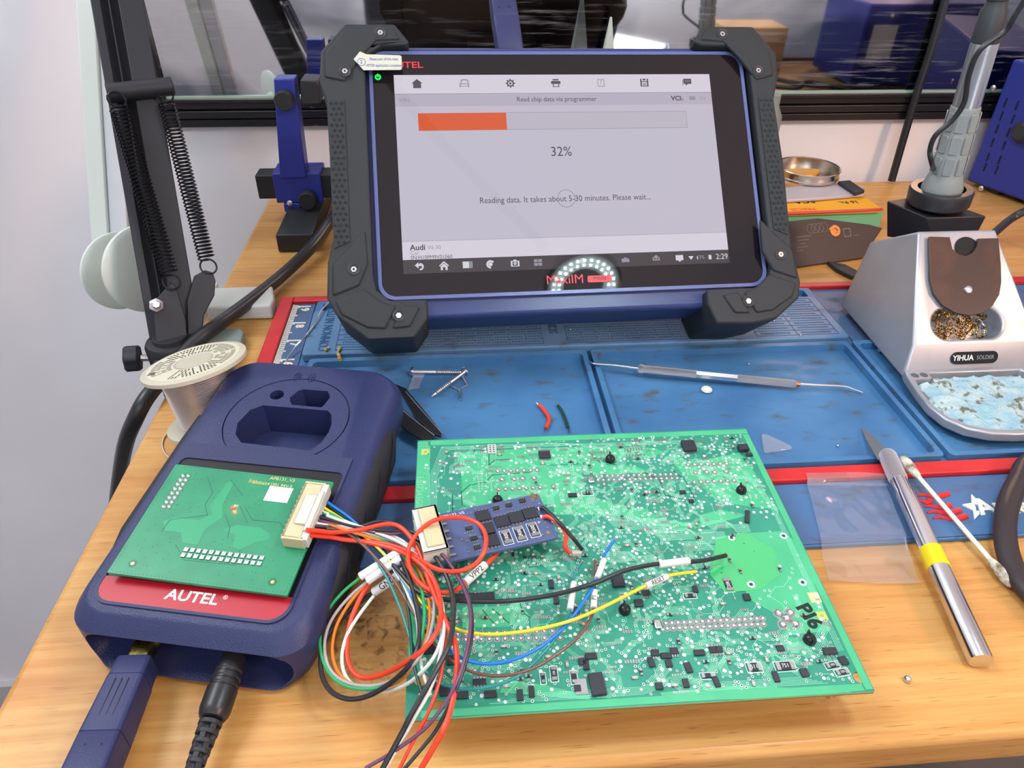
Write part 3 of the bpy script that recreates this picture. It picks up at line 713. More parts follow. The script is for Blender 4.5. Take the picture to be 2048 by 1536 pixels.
# power lead with ribbed strain relief
B0 = PMX @ V((.0190, -.0470, -.0172)); B1 = atz(385, 1536, .012)
dr = (B1-B0); dr.z = -.004; L_len = dr.length; dr.normalize()
xx = dr.cross(V((0, 0, 1))).normalized(); QM = frame(B0, xx, dr)
if QM.to_3x3().col[2].z < 0: QM = frame(B0, -xx, dr)
Q = root('power_cable', 'black round power plug with slotted strain relief, right of the navy plug', 'cable', QM)
RY = Matrix.Rotation(rad(-90), 4, 'X')   # lathe z -> local +y
b = nb(); lathe(b, [(.0030, -.004), (.0030, .002), (.0050, .002), (.0052, .006), (.0056, .0075), (.0056, .0085), (.0053, .009), (.0053, .0098), (.0058, .0104), (.0058, .0116), (.0055, .012), (.0055, .0128), (.0060, .0134), (.0060, .0146), (.0057, .015), (.0057, .0156), (.0062, .0162), (.0062, .0245), (.0058, .0265), (.0050, .0280), (.0036, .0284)], 28, RY)
build('plug_body', b, BLACKC, Q, ang=30)
b = nb(); lathe(b, [(.0022, .027), (.0021, .0505)], 16, RY)
for k in range(6):
    y = .0292+k*.0036; r = .0046-k*.00025
    lathe(b, [(r, y), (r, y+.0017)], 20, RY)
for k in range(5):
    y = .0305+k*.0036
    for a in (0, 90) if k % 2 else (45, 135):
        MR = RY @ Matrix.Translation((0, 0, y)) @ Matrix.Rotation(rad(a), 4, 'Z'); r = .0042-k*.00025
        box(b, -r, r, -.0011, .0011, 0, .0026, MR)
build('strain_relief', b, BLACKP, Q, bevel=.00025)
b = nb(); QI = QM.inverted()
tube(b, [V((0, .047, 0)), V((0, .060, -.001)), V((.001, .08, -.004)), V((.01, .13, -.02))], .0020, 10); build('cord', b, BLACKC, Q)

# ================================================================== adapter board on the programmer
AM = euler_frame((-.1089, .2381, .042), rad(-12.1), rad(6.9), rad(-.9))
A = root('adapter_board', 'small green circuit board on the programmer with a glowing red light and cream socket', 'circuit board', AM)
PCBG = mk('board_green', (34, 128, 90), 0.30, spec=0.5, var=((40, 140, 98), (60, 60, 60), 0.35, 0.65), bump=(500, 0.04, 0.0002))
PCBG2 = mk('board_green_dark', (24, 104, 78), 0.3); PCBG3 = mk('board_green_light', (44, 150, 104), 0.3)
AW, AH = .0402, .0311
build('board', prismm(rrect(-AW, AW, -AH, AH, .0008), -.0016, 0), PCBG, A, bevel=.0002)
def AP(u, v):
    p = AM.inverted() @ onpl(u, v, AM.translation, AM.to_3x3().col[2]); return (p.x, p.y)
def flat(polys, z=.00006, zb=-.0001):
    b = nb()
    for pts in polys: prism(b, pts, zb, z)
    return b
def path2(pts, w_, b, z=.00006, zb=-.0001):
    for a, c in zip(pts[:-1], pts[1:]):
        a = V((a[0], a[1], 0)); c = V((c[0], c[1], 0)); d = c-a
        if d.length < 1e-6: continue
        d.normalize(); nrm = V((-d.y, d.x, 0))*w_/2; a2 = a-d*w_/2; c2 = c+d*w_/2
        prism(b, [((a2-nrm).x, (a2-nrm).y), ((c2-nrm).x, (c2-nrm).y), ((c2+nrm).x, (c2+nrm).y), ((a2+nrm).x, (a2+nrm).y)], zb, z)
# copper shading areas seen through the mask
pl = [[(327, 1042), (350, 1035), (400, 1040), (425, 1028), (420, 1012), (455, 965), (470, 962), (445, 1010), (445, 1035), (410, 1060), (395, 1090), (365, 1085), (362, 1065), (330, 1062)],
      [(445, 1060), (475, 1050), (520, 1055), (540, 1068), (538, 1080), (510, 1085), (480, 1100), (465, 1095), (470, 1070)]]
build('copper_area', flat([[AP(*p) for p in q] for q in pl]), PCBG3, A, smooth=False)
b = nb()
for q in ([(415, 955), (425, 985), (410, 1010), (415, 1030), (340, 1040), (325, 1060)], [(462, 960), (485, 990)], [(450, 1030), (460, 1055), (455, 1075)], [(490, 1015), (505, 1040), (560, 1045), (572, 1065), (590, 1072), (588, 1090)], [(352, 1090), (368, 1120), (470, 1130), (485, 1120)], [(480, 1013), (495, 1045)]):
    path2([AP(*p) for p in q], .00035, b)
build('trace', b, PCBG2, A, smooth=False)
def blob(b, x, y, r, h, z=0, n=12):
    lathe(b, [(r, z), (r*.85, z+h*.5), (r*.45, z+h*.9), (r*.08, z+h)], n, Matrix.Translation((x, y, 0)))
b = nb(); p0 = AP(366, 952); p1 = AP(327, 1014); p0b = AP(377, 952)
for i in range(8):
    for j in range(2):
        f = i/7; x = p0[0]+(p1[0]-p0[0])*f+j*(p0b[0]-p0[0]); y = p0[1]+(p1[1]-p0[1])*f+j*(p0b[1]-p0[1])
        blob(b, x, y, .00115, .0011)
build('solder_joint', b, SOLDER, A)
b = nb(); pa = AP(373, 1100); pb_ = AP(524, 1117); pc = AP(367, 1111)
for i in range(13):
    for j in range(2):
        f = i/12; x = pa[0]+(pb_[0]-pa[0])*f+j*(pc[0]-pa[0]); y = pa[1]+(pb_[1]-pa[1])*f+j*(pc[1]-pa[1])
        box(b, x-.0009, x+.0009, y-.0010, y+.0010, 0, .0006); blob(b, x, y+.0006, .0004, .0009)
build('solder_pad', b, mk('tin', (176, 176, 174), 0.38, 1.0), A)
b = nb(); 
for k in range(46):
    for y in (-AH+.0012, AH-.0012): lathe(b, [(.00018, 0), (.00018, .00005)], 6, Matrix.Translation((-AW+.002+k*.00175, y, 0)))
for k in range(34):
    for x in (-AW+.0012, AW-.0012): lathe(b, [(.00018, 0), (.00018, .00005)], 6, Matrix.Translation((x, -AH+.002+k*.00175, 0)))
for k in range(150): lathe(b, [(.0002, 0), (.0002, .00005)], 6, Matrix.Translation((random.uniform(-.034, .03), random.uniform(-.027, .027), 0)))
build('via_hole', b, mk('board_hole', (16, 66, 50), 0.5), A)
tag(bpy.data.objects['via_hole'], kind='stuff')
for uv in ((265, 1127), (545, 1164)):
    x, y = AP(*uv); b = nb(); lathe(b, [(.0019, 0), (.0019, .00006)], 20, Matrix.Translation((x, y, 0))); f_ = build('fiducial_ring', b, PCBG2, A)
    b = nb(); lathe(b, [(.0008, 0), (.0008, .0001)], 16, Matrix.Translation((x, y, 0))); build('fiducial_dot', b, GOLD, f_)
x, y = AP(557, 989); LB = build('sticker', boxm(x-.0058, x+.0058, y-.0044, y+.0044, 0, .00015), WHITEP, A, smooth=False)
tx, ty = AP(565, 959); YI = mk('yellow_ink', (206, 196, 120), 0.5)
text('lettering', 'APB131_V3', .0026, YI, A, tx, ty, .00002, ex=.00004)
tx, ty = AP(545, 969); text('lettering', 'E305654 J301 94V-0', .0024, YI, A, tx, ty, .00002, ex=.00004)
tx, ty = AP(505, 963); text('lettering', 'RU', .003, mk('orange_ink', (214, 150, 70), 0.5), A, tx, ty, .00002, ex=.00004)
x, y = AP(467, 1017)
text('lettering', 'D1', .0018, WHITEI, A, x+.0006, y+.0016, .00002, ex=.00003)
b = boxm(x-.0009, x+.0009, y-.0006, y+.0006, 0, .0007); build('indicator_light', b, mk('red_light', (255, 60, 40), 0.4, emit=((255, 40, 20), 5.0)), A, bevel=.0002)
gl = bpy.data.lights.new('indicator_glow', 'POINT'); gl.energy = 0.0016; gl.color = (1, .12, .05); gl.shadow_soft_size = .0006
go = bpy.data.objects.new('indicator_glow', gl); COL.objects.link(go); go.parent = A; go.location = (x, y, .0022)
# cream socket at the right edge
CRE = mk('cream_connector', (200, 188, 150), 0.45)
sx0, sy0 = AP(583, 1088); sx1, sy1 = AP(610, 985)
SKT = frame(AM @ V(((sx0+sx1)/2+.004, (sy0+sy1)/2, 0)), AM.to_3x3() @ V((1, 0, 0)), AM.to_3x3() @ V((0, 1, 0)))
sl = abs(sy1-sy0)/2+.001
b = nb(); cxk = (sx0+sx1)/2+.0035; cyk = (sy0+sy1)/2
box(b, cxk-.0045, cxk+.0042, cyk-sl, cyk+sl, 0, .0014)
box(b, cxk-.0045, cxk+.0040, cyk-sl, cyk+sl, .0052, .0066)
box(b, cxk-.0045, cxk-.0032, cyk-sl, cyk+sl, 0, .0066)
for s_ in (-1, 1): box(b, cxk-.0045, cxk+.0055, cyk+s_*sl-.0008, cyk+s_*sl+.0008, 0, .0066)
for k in range(11):
    y = cyk-sl+.0018+k*(2*sl-.0036)/10
    box(b, cxk-.0056, cxk-.0044, y-.0004, y+.0004, .0018, .0052)
build('socket', b, CRE, A, bevel=.0002)
HXC = (cxk, cyk, sl)

# ================================================================== large circuit board
BM = euler_frame((0.0667, 0.227, 0.027), rad(-.34), rad(2.75), rad(-.1))
BW, BH = .0924, .0781
G_ = root('large_circuit_board', 'large green circuit board covered in solder dots and small chips, marked P16 in black', 'circuit board', BM)
BN = BM.to_3x3().col[2]; BI = BM.inverted()
def BP(u, v, z=0):
    p = BI @ onpl(u, v, BM.translation+BN*z, BN); return (p.x, p.y)
holes = [(853, 890, .0019), (853, 921, .0022), (842, 1357, .0030), (876, 1411, .0026), (832, 1415, .0014), (1720, 1354, .0026)]
hp = []
for u, v, r in holes:
    x, y = BP(u, v); hp.append((x, y, r))
BIGG = mk('big_board_green', (42, 142, 116), 0.36, spec=0.7, var=((32, 128, 104), (28, 28, 28), 0.40, 0.62))
POUR = mk('big_board_pour', (70, 176, 126), 0.36, spec=0.7, var=((62, 168, 120), (40, 40, 40), 0.4, 0.6))
EDGE = mk('board_edge', (150, 160, 96), 0.6, bump=(900, 0.5, 0.0004))
bmB = holed(rrect(-BW, BW, -BH, BH, .0006, 2), [circ(x, y, r, 24) for x, y, r in hp], -.0016, -.0001)
o = build('board', bmB, [BIGG, EDGE], G_, smooth=False)
for p in o.data.polygons:
    if abs(p.normal.z) < .5: p.material_index = 1
def keep(x, y): return all((x-hx)**2+(y-hy)**2 > (r+.0012)**2 for hx, hy, r in hp)
# copper pours (lighter) as flat areas cut into polygons
pours = [[(905, 905), (1000, 900), (1190, 892), (1310, 896), (1330, 905), (1300, 915), (1180, 915), (1170, 925), (1095, 930), (1060, 985), (925, 1010), (922, 930)],
         [(930, 1012), (930, 945), (985, 932), (1085, 932), (1160, 930), (1172, 985), (1130, 1006), (1000, 1016)],
         [(1345, 905), (1380, 925), (1480, 905), (1500, 930), (1540, 1000), (1560, 1020), (1490, 1012), (1430, 1000), (1420, 985), (1370, 955), (1350, 930)],
         [(1180, 905), (1215, 930), (1270, 932), (1300, 945), (1180, 950), (1165, 940)],
         [(1105, 1000), (1170, 990), (1240, 1010), (1290, 1018), (1330, 1040), (1400, 1048), (1400, 1030), (1440, 1020), (1500, 1030), (1380, 1060), (1300, 1050), (1230, 1030), (1110, 1030)],
         [(1430, 1075), (1470, 1068), (1560, 1062), (1588, 1080), (1618, 1140), (1642, 1200), (1660, 1262), (1580, 1270), (1545, 1225), (1500, 1200), (1480, 1160), (1440, 1150)],
         [(925, 1215), (1010, 1212), (1040, 1205), (1060, 1232), (1050, 1252), (925, 1256)],
         [(1572, 1275), (1595, 1275), (1600, 1300), (1575, 1300)], [(835, 1240), (890, 1240), (880, 1300), (835, 1310)],
         [(1000, 1385), (1120, 1395), (1180, 1400), (1180, 1392), (1090, 1370), (1010, 1360)],
         [(1320, 1385), (1480, 1370), (1560, 1375), (1640, 1380), (1720, 1372), (1700, 1385), (1500, 1398), (1330, 1402)]]
pv = []
for q in pours: pv.append([BP(*p) for p in q])
b = nb()
for i_, q_ in enumerate(pv): prism(b, q_, -.0002, .00001+i_*.000004)
build('copper_pour', b, POUR, G_, smooth=False)
b = nb()
for x0, x1, y0, y1 in ((-BW+.0004, -BW+.0072, -BH+.026, BH-.001), (-BW+.006, BW-.0004, BH-.0045, BH-.0008), (BW-.0035, BW-.0004, -BH+.001, BH-.005), (-BW+.006, BW-.004, -BH+.0006, -BH+.0035)):
    if x1-x0 < .008 and x0 < 0:
        # split around the corner holes
        build('edge_pour', holed(rrect(x0, x1, y0, y1, .0003, 1), [circ(hx, hy, r+.0003, 20) for hx, hy, r in hp if x0 < hx-r-.0004 and hx+r+.0004 < x1 and hy > y0+.004], -.0002, .00004), POUR, G_, smooth=False)
        continue
    box(b, x0, x1, y0, y1, -.0002, .00004)
build('edge_pour', b, POUR, G_, smooth=False)
# traces
TRL = mk('trace_green', (126, 206, 172), 0.28, spec=0.6); TRD = mk('trace_dark_gap', (10, 78, 60), 0.35)
rnd = random.Random(11)
b = nb(); dots = []; rng = []
def inb(x, y, m=.004): return abs(x) < BW-m and abs(y) < BH-m
dirs = [(1, 0), (1, 1), (0, 1), (-1, 1), (-1, 0), (-1, -1), (0, -1), (1, -1)]
def zone(x, y):
    # 0 sparse, 1 dense; follows the picture's busy and empty areas
    if x > .045 and y > -.045 and y < .02: return .12
    if y > .022 and x < -.02: return .35
    if y > .045 and x > .0: return .8
    if -.02 < y < .035 and x > -.02: return .9
    if y < -.03: return .75
    return .8
for k in range(640):
    x, y = rnd.uniform(-BW+.006, BW-.006), rnd.uniform(-BH+.005, BH-.006)
    if rnd.random() > zone(x, y): continue
    d = rnd.choice([0, 2, 4, 6, 1, 3]); n = rnd.choice([1, 1, 3, 4, 6]) ; sp = .00062
    segs = [(d, rnd.uniform(.002, .009)), ((d+rnd.choice([1, -1])) % 8, rnd.uniform(.001, .005)), (d, rnd.uniform(.001, .008))]
    for j in range(n):
        dx, dy = dirs[d]; nx_, ny_ = -dy, dx; l = math.hypot(nx_, ny_)
        p = [(x+nx_/l*sp*j, y+ny_/l*sp*j)]; ok = True
        for dd, ln in segs:
            q = (p[-1][0]+dirs[dd][0]*ln*.8, p[-1][1]+dirs[dd][1]*ln*.8)
            if not inb(*q) or not keep(*q): ok = False; break
            p.append(q)
        if not ok or not keep(*p[0]): break
        path2(p, .00022, b, .00006, .0000)
        if n < 4 or j in (0, n-1): rng.append(p[-1]); rng.append(p[0])
# long edge bundles
for j in range(6):
    o_ = .0072+j*.00075
    path2([(-BW+o_, -.045+j*.001), (-BW+o_, .050), (-BW+o_+.006, BH-.0062-j*.0005), (-.02+j*.003, BH-.0062-j*.0005), (.0, BH-.008-j*.0005), (.055, BH-.008-j*.0005)], .00022, b, .00006, 0)
    path2([(-.06+j*.004, -BH+.0046+j*.0006), (-.0, -BH+.0046+j*.0006), (.012, -BH+.008+j*.0006), (.02, -BH+.008+j*.0006), (.026, -BH+.0046+j*.0006), (.075-j*.002, -BH+.0046+j*.0006)], .00022, b, .00006, 0)
    if j < 4: path2([(BW-.005-j*.0007, -.06), (BW-.005-j*.0007, .02), (BW-.011-j*.0007, .045)], .00022, b, .00006, 0)
# flow bundles across the middle
for gx, gy, n, ln in ((.0, .018, 16, .03), (.022, .008, 12, .035), (-.005, -.004, 10, .025), (.035, .0, 10, .02), (.048, .012, 9, .022)):
    for j in range(n):
        path2([(gx+j*.0004, gy-j*.0006), (gx+ln*.5+j*.0004, gy-j*.0006), (gx+ln*.5+.004, gy-.004-j*.0006+.001), (gx+ln, gy-.004-j*.0006+.001)], .00024, b, .00006, 0)
tag(build('trace', b, TRL, G_, smooth=False), kind='stuff')
b = nb()
for q in ([(925, 1010), (922, 985), (940, 970), (970, 965), (985, 950), (1060, 945)], [(905, 1060), (905, 990)], [(948, 905), (950, 895), (978, 892), (978, 930), (990, 920), (1020, 918)], [(1345, 940), (1370, 960), (1390, 1000)], [(1180, 905), (1200, 925)], [(1480, 1125), (1500, 1110), (1505, 1095)], [(1450, 1132), (1480, 1130)],
          [(1040, 1205), (1045, 1225), (1060, 1235)], [(965, 1220), (990, 1250)], [(985, 1218), (1025, 1252)], [(1290, 945), (1320, 960), (1330, 990), (1370, 1000)]):
    path2([BP(*p) for p in q], .0004, b, .00007, 0)
build('dark_gap', b, TRD, G_, smooth=False)
# header rows and solder joints
JN = []
def row(u0, v0, u1, v1, n, r=.0011):
    a = BP(u0, v0); c = BP(u1, v1)
    for i in range(n):
        f = i/(n-1) if n > 1 else 0; JN.append((a[0]+(c[0]-a[0])*f, a[1]+(c[1]-a[1])*f, r))
row(995, 943, 1074, 941, 7); row(997, 980, 1080, 976, 7); row(1004, 960, 1028, 959, 2, .0013); row(1045, 958, 1068, 957, 2, .0013)
row(1193, 953, 1352, 949, 16, .00095); row(1196, 961, 1354, 957, 16, .00095)
row(1376, 930, 1453, 928, 7); row(1388, 965, 1468, 962, 7); row(1390, 946, 1413, 945, 2); row(1429, 945, 1452, 944, 2)
row(915, 1269, 1120, 1262, 14, .0011); row(915, 1280, 1120, 1276, 14, .0011)
row(1331, 1247, 1525, 1237, 17, .0011); row(1334, 1258, 1527, 1249, 17, .0011)
for u, v in ((1556, 1227), (1580, 1226), (1572, 1237), (1565, 1250), (1590, 1249)): JN.append((*BP(u, v), .0018))
b = nb()
for x, y, r in JN:
    blob(b, x, y, r, r*1.1, 0, 10)
tag(build('solder_joint', b, SOLDER, G_), kind='stuff')
SIL = mk('silk_white', (206, 216, 214), 0.45); HOLE = mk('via_dark', (20, 62, 50), 0.5)
b = nb()
for x, y, r in JN: lathe(b, [(r*1.35, 0), (r*1.35, .00007)], 10, Matrix.Translation((x, y, 0)))
tag(build('joint_pad', b, mk('tin', (176, 176, 174), 0.38, 1.0), G_, smooth=False), kind='stuff')
# chips (each its own part)
CHIP = mk('chip_black', (44, 46, 54), 0.4, bump=(2000, 0.1, 0.0001)); LEGM = MATS['tin']
occ = [(x, y, r) for x, y, r in JN]
def chip(u, v, w_, h_, rot=0, ht=.0012, legs=(0, 0), name='chip', lab=None, mat=None, M0=None, par=None):
    x, y = BP(u, v) if M0 is None else (u, v)
    occ.append((x, y, max(w_, h_)/2*.9))
    R = Matrix.Translation((x, y, 0)) @ Matrix.Rotation(rad(rot), 4, 'Z')
    o = build(name, boxm(-w_/2, w_/2, -h_/2, h_/2, .0001, ht, R), mat or CHIP, par or G_, bevel=min(.00015, w_*.08), smooth=True)
    b = nb(); any_ = False
    for side, n in ((-1, legs[0]), (1, legs[1])):
        for i in range(n):
            lx = -w_/2+w_*(i+.5)/n; lw = min(.0004, w_/n*.3); any_ = True
            box(b, lx-lw, lx+lw, side*h_/2-.0001 if side > 0 else -h_/2-.0012, h_/2+.0012 if side > 0 else -h_/2+.0001, .00005, .00035, R)
    if any_: build('legs', b, LEGM, o, smooth=False)
    else: b.free()
    if lab: text('lettering', lab, min(w_, h_)*.6, WHITEI, o, x, y, ht+.00002, rot=rad(rot), ex=.00002)
    return o
for c in [(1089, 911, .0062, .0050, 0, .0012, (8, 8)), (1377, 895, .0072, .0075, 0, .0022, (6, 0)), (1485, 900, .0052, .0042, 0, .0028), (1498, 911, .0034, .0018),
          (1236, 1165, .0055, .0058, 0, .0016, (0, 0)), (925, 1197, .0105, .0036, 2, .0014, (5, 5)), (968, 1195, .0092, .0036, 2, .0014, (5, 5)),
          (1194, 1372, .0058, .0090, 4, .0022, (0, 0)), (1172, 1332, .0024, .0040, 0), (1182, 1314, .0048, .0026), (1164, 1325, .0028, .0030, 0, .0012, (3, 3)), (1102, 1170, .0022, .0044), (1112, 1200, .0022, .0046), (1151, 1222, .0032, .0030, 0, .001, (3, 3)),
          (1277, 1208, .0038, .0034, 0, .0012), (1292, 1187, .0034, .0026, 0, .001, (3, 3)), (1310, 1307, .0032, .0028, 0, .001, (3, 3)), (1332, 1313, .0044, .0024), (1348, 1303, .0032, .0028, 0, .001, (3, 3)), (1398, 1307, .0044, .0024),
          (1426, 1301, .0032, .0028, 0, .001, (3, 3)), (1437, 1300, .003, .0028, 0, .001, (3, 3)), (1302, 1326, .0024, .0042, 8), (1337, 1329, .0026, .0030), (1376, 1337, .0026, .0044, 8), (1318, 1374, .003, .0026), (1371, 1368, .0024, .0036), (1432, 1365, .0022, .0044, 8),
          (1390, 1180, .0022, .0034), (1493, 1196, .003, .0032), (1551, 1355, .0022, .0044), (1560, 1298, .003, .0026, 0, .001, (3, 3)), (1659, 1304, .0056, .0030, 0, .0013, (3, 3)), (1686, 1323, .0032, .0036, 8), (1608, 1347, .0032, .0034, 8), (1494, 1035, .0022, .008, -20), (1145, 992, .0044, .0022),
          (925, 1392, .0048, .0028), (981, 1390, .0048, .0028), (1040, 1392, .0024, .0044), (1063, 1385, .0022, .0046), (959, 1365, .0052, .0024, 0, .001, (4, 4)), (1365, 986, .003, .002), (1382, 1004, .0026, .002), (874, 1372, .004, .003), (890, 1385, .004, .0034), (860, 1300, .006, .004), (905, 1322, .0044, .004), (1155, 1378, .0026, .0026, 0, .001, (3, 3)), (1240, 1178, .0001, .0001)]:
    if c[2] > .001: chip(*c)
x, y = BP(1183, 1373); b = boxm(x-.0064, x-.0018, y-.0032, y+.0032, .00005, .0006); build('metal_tab', b, LEGM, G_)
# round black locating pegs
for u, v in ((1220, 921), (1482, 983), (995, 1003), (1249, 1222), (1618, 1281)):
    x, y = BP(u, v); occ.append((x, y, .003)); b = nb(); lathe(b, [(.0026, 0), (.0027, .0012), (.0022, .0026), (.0012, .0034), (.0004, .0036)], 20, Matrix.Translation((x, y, 0)))
    box(b, x-.0003, x+.0003, y-.0028, y+.0028, .001, .0038)
    build('locating_peg', b, mk('peg_black', (26, 28, 30), 0.25), G_)
# labelled resistors
RES = mk('resistor_dark', (40, 42, 50), 0.35); 
def resistor(x, y, w_, h_, rot=0, lab=None, frame_=True, par=None, m0=None):
    par = par or G_; R = Matrix.Translation((x, y, 0)) @ Matrix.Rotation(rad(rot), 4, 'Z')
    b = boxm(-w_/2, w_/2, -h_/2, h_/2, .0001, .0007, R); o = build('resistor', b, RES, par)
    b = nb(); box(b, -w_/2-.0007, -w_/2+w_*.16, -h_/2, h_/2, .0001, .0008, R); box(b, w_/2-w_*.16, w_/2+.0007, -h_/2, h_/2, .0001, .0008, R); build('end_caps', b, LEGM, o)
    if frame_:
        b = nb(); pts = rrect(-w_/2-.0014, w_/2+.0014, -h_/2-.0007, h_/2+.0007, .0002, 1)
        b2 = holed(pts, [rrect(-w_/2-.0011, w_/2+.0011, -h_/2-.0004, h_/2+.0004, .0002, 1)], 0, .00009); b2.transform(R); b.free(); build('silk_outline', b2, SIL, o, smooth=False)
    if lab: text('lettering', lab, h_*.72, WHITEI, o, x, y, .00072, rot=rad(rot), ex=.00003, sx=.85)
    return o
for u, v, w_, h_, r, l in ((1456, 1170, .0052, .0032, 90, '20R'), (1570, 1333, .0062, .0034, 0, '751'), (1508, 1335, .0040, .0034, 0, '511'), (1664, 1331, .0036, .0020, 8, '103'), (1684, 1345, .0036, .0020, 8, '103'), (1108, 1348, .0044, .0020, 90, '150'), (1380, 1192, .0034, .0018, 0, None), (1415, 1352, .0036, .0018, 0, None), (1175, 987, .0034, .0018, 0, '0'), (1148, 1355, .0036, .0018, 90, None), (1086, 1357, .0026, .0012, 90, None)):
    x, y = BP(u, v); occ.append((x, y, max(w_, h_)/2)); resistor(x, y, w_, h_, r, l)
# small capacitors
CAP = mk('capacitor_beige', (196, 186, 168), 0.45)
rnd = random.Random(5); nc = 0
while nc < 90:
    x, y = rnd.uniform(-BW+.006, BW-.006), rnd.uniform(-BH+.006, BH-.007)
    if rnd.random() > (zone(x, y) if y < -.035 else zone(x, y)*.5) or not keep(x, y) or any((x-a)**2+(y-c)**2 < (r+.0022)**2 for a, c, r in occ): continue
    w_, h_ = (.0020, .0011) if rnd.random() < .5 else (.0011, .0020)
    dark = rnd.random() < .55
    R = Matrix.Translation((x, y, 0)); b = boxm(-w_/2, w_/2, -h_/2, h_/2, .0001, .0008, R); o = build('capacitor', b, RES if dark else CAP, G_, smooth=False)
    b = nb()
    if w_ > h_: box(b, -w_*.5-.0003, -w_*.25, -h_/2, h_/2, .0001, .00085, R); box(b, w_*.25, w_/2+.0003, -h_/2, h_/2, .0001, .00085, R)
    else: box(b, -w_/2, w_/2, -h_*.5-.0003, -h_*.25, .0001, .00085, R); box(b, -w_/2, w_/2, h_*.25, h_/2+.0003, .0001, .00085, R)
    build('end_caps', b, LEGM, o, smooth=False)
    occ.append((x, y, .0012)); nc += 1
# white test dots, ringed vias and bare pads
dotb = nb(); ringb = nb(); hb = nb(); padb = nb(); n1 = n2 = n3 = 0; tries = 0; placed = []
def free(x, y, r):
    if not keep(x, y) or not inb(x, y, .0045): return False
    if any((x-a)**2+(y-c)**2 < (q+r)**2 for a, c, q in occ): return False
    if any((x-a)**2+(y-c)**2 < (q+r)**2 for a, c, q in placed): return False
    return True
cand = rng+[(rnd.uniform(-BW, BW), rnd.uniform(-BH, BH)) for _ in range(5200)]
for i, (x, y) in enumerate(cand):
    if i >= len(rng) and rnd.random() > zone(x, y): continue
    k = rnd.random()
    if k < .36 and free(x, y, .0008):
        r = rnd.uniform(.00062, .00088); lathe(dotb, [(r, 0), (r, .00012)], 10, Matrix.Translation((x, y, 0))); placed.append((x, y, .0009)); n1 += 1
    elif k < .85 and free(x, y, .0006):
        r = rnd.uniform(.00052, .00068); lathe(ringb, [(r, 0), (r, .0001)], 10, Matrix.Translation((x, y, 0))); lathe(hb, [(r*.48, 0), (r*.48, .00016)], 8, Matrix.Translation((x, y, 0))); placed.append((x, y, .0007)); n2 += 1
    elif free(x, y, .0014):
        n = rnd.choice([1, 2, 4, 6]); w2 = .0004; hh_ = rnd.choice([.0005, .0008])
        for j in range(n): 
            if inb(x+j*.0011, y): box(padb, x+j*.0011-w2, x+j*.0011+w2, y-hh_, y+hh_, 0, .00012)
        for j in range(n): placed.append((x+j*.0011, y, .0009))
        n3 += 1
for gx, gy, nx_, ny_ in ((-.060, .040, 2, 6), (-.064, .018, 1, 4), (-.005, .028, 3, 2), (.060, .022, 5, 2), (.062, .045, 3, 6), (-.045, -.012, 4, 2), (.0, -.03, 3, 3)):
    for i in range(nx_):
        for j in range(ny_):
            x, y = gx+i*.0017, gy+j*.0017; lathe(ringb, [(.0005, 0), (.0005, .0001)], 8, Matrix.Translation((x, y, 0))); lathe(hb, [(.00025, 0), (.00025, .00016)], 8, Matrix.Translation((x, y, 0)))
for u, v, r in ((1285, 876, .0011), (1305, 875, .0011), (1463, 1076, .0017), (1567, 1072, .0019), (1502, 1169, .0019), (1605, 1165, .0019)):
    x, y = BP(u, v); lathe(ringb, [(r, 0), (r, .00015)], 20, Matrix.Translation((x, y, 0))); lathe(hb, [(r*.45, 0), (r*.45, .0002)], 14, Matrix.Translation((x, y, 0)))
for pre in ((1180, 906, 8), (1182, 920, 8), (1250, 899, 7), (1254, 911, 7), (1290, 987, 5), (1294, 1003, 5), (998, 1182, 5), (998, 1206, 5), (985, 895, 1)):
    x, y = BP(pre[0], pre[1])
    for i in range(pre[2]): box(padb, x+i*.00155-.0004, x+i*.00155+.0004, y-.001, y+.001, 0, .00014)
x, y = BP(984, 899)
for sx2 in (-1, 1):
    for i in range(5): box(padb, x+sx2*.0052-.0014, x+sx2*.0052+.0014, y-.0024+i*.0012-.0003, y-.0024+i*.0012+.0003, 0, .00014)
cpad = build('connector_pad', prismm(rrect(x-.0024, x+.0024, y-.0036, y+.0036, .0005, 2), .0001, .0006), mk('grey_pad', (170, 176, 170), 0.5), G_)
b = nb()
for i in range(2):
    for j in range(4): lathe(b, [(.0004, .0005), (.0004, .00066)], 8, Matrix.Translation((x-.0009+i*.0018, y-.0022+j*.0015, 0)))
build('connector_pad_hole', b, HOLE, cpad, smooth=False)
tag(build('test_dot', dotb, SIL, G_, smooth=False), kind='stuff')
tag(build('via_ring', ringb, mk('via_pale', (190, 212, 202), 0.4), G_, smooth=False), kind='stuff')
tag(build('via_hole', hb, HOLE, G_, smooth=False), kind='stuff')
tag(build('bare_pad', padb, LEGM, G_, smooth=False), kind='stuff')
for u, v in ((1182, 961), (1315, 1250)):
    x, y = BP(u, v); b = boxm(x-.0016, x+.0016, y-.0022, y+.0022, .0001, .0012); build('solder_tab', b, SOLDER, G_, bevel=.0006)
for u, v, hw in ((851, 904, .0022), (1644, 1232, .0022)):
    x, y = BP(u, v); fsq = build('fiducial_square', boxm(x-hw, x+hw, y-hw, y+hw, 0, .0001), mk('fiducial_yellow', (172, 190, 92), 0.5), G_, smooth=False)
    b = nb(); lathe(b, [(.0007, .00005), (.0007, .00018)], 12, Matrix.Translation((x, y, 0))); build('fiducial_dot', b, SOLDER, fsq)
x, y = BP(1629, 1195); build('cream_mark', boxm(x-.0024, x+.0024, y-.0026, y+.0026, 0, .0001), mk('cream_mark', (206, 190, 146), 0.5), G_, smooth=False)
MK_ = mk('marker_black', (18, 34, 32), 0.4)
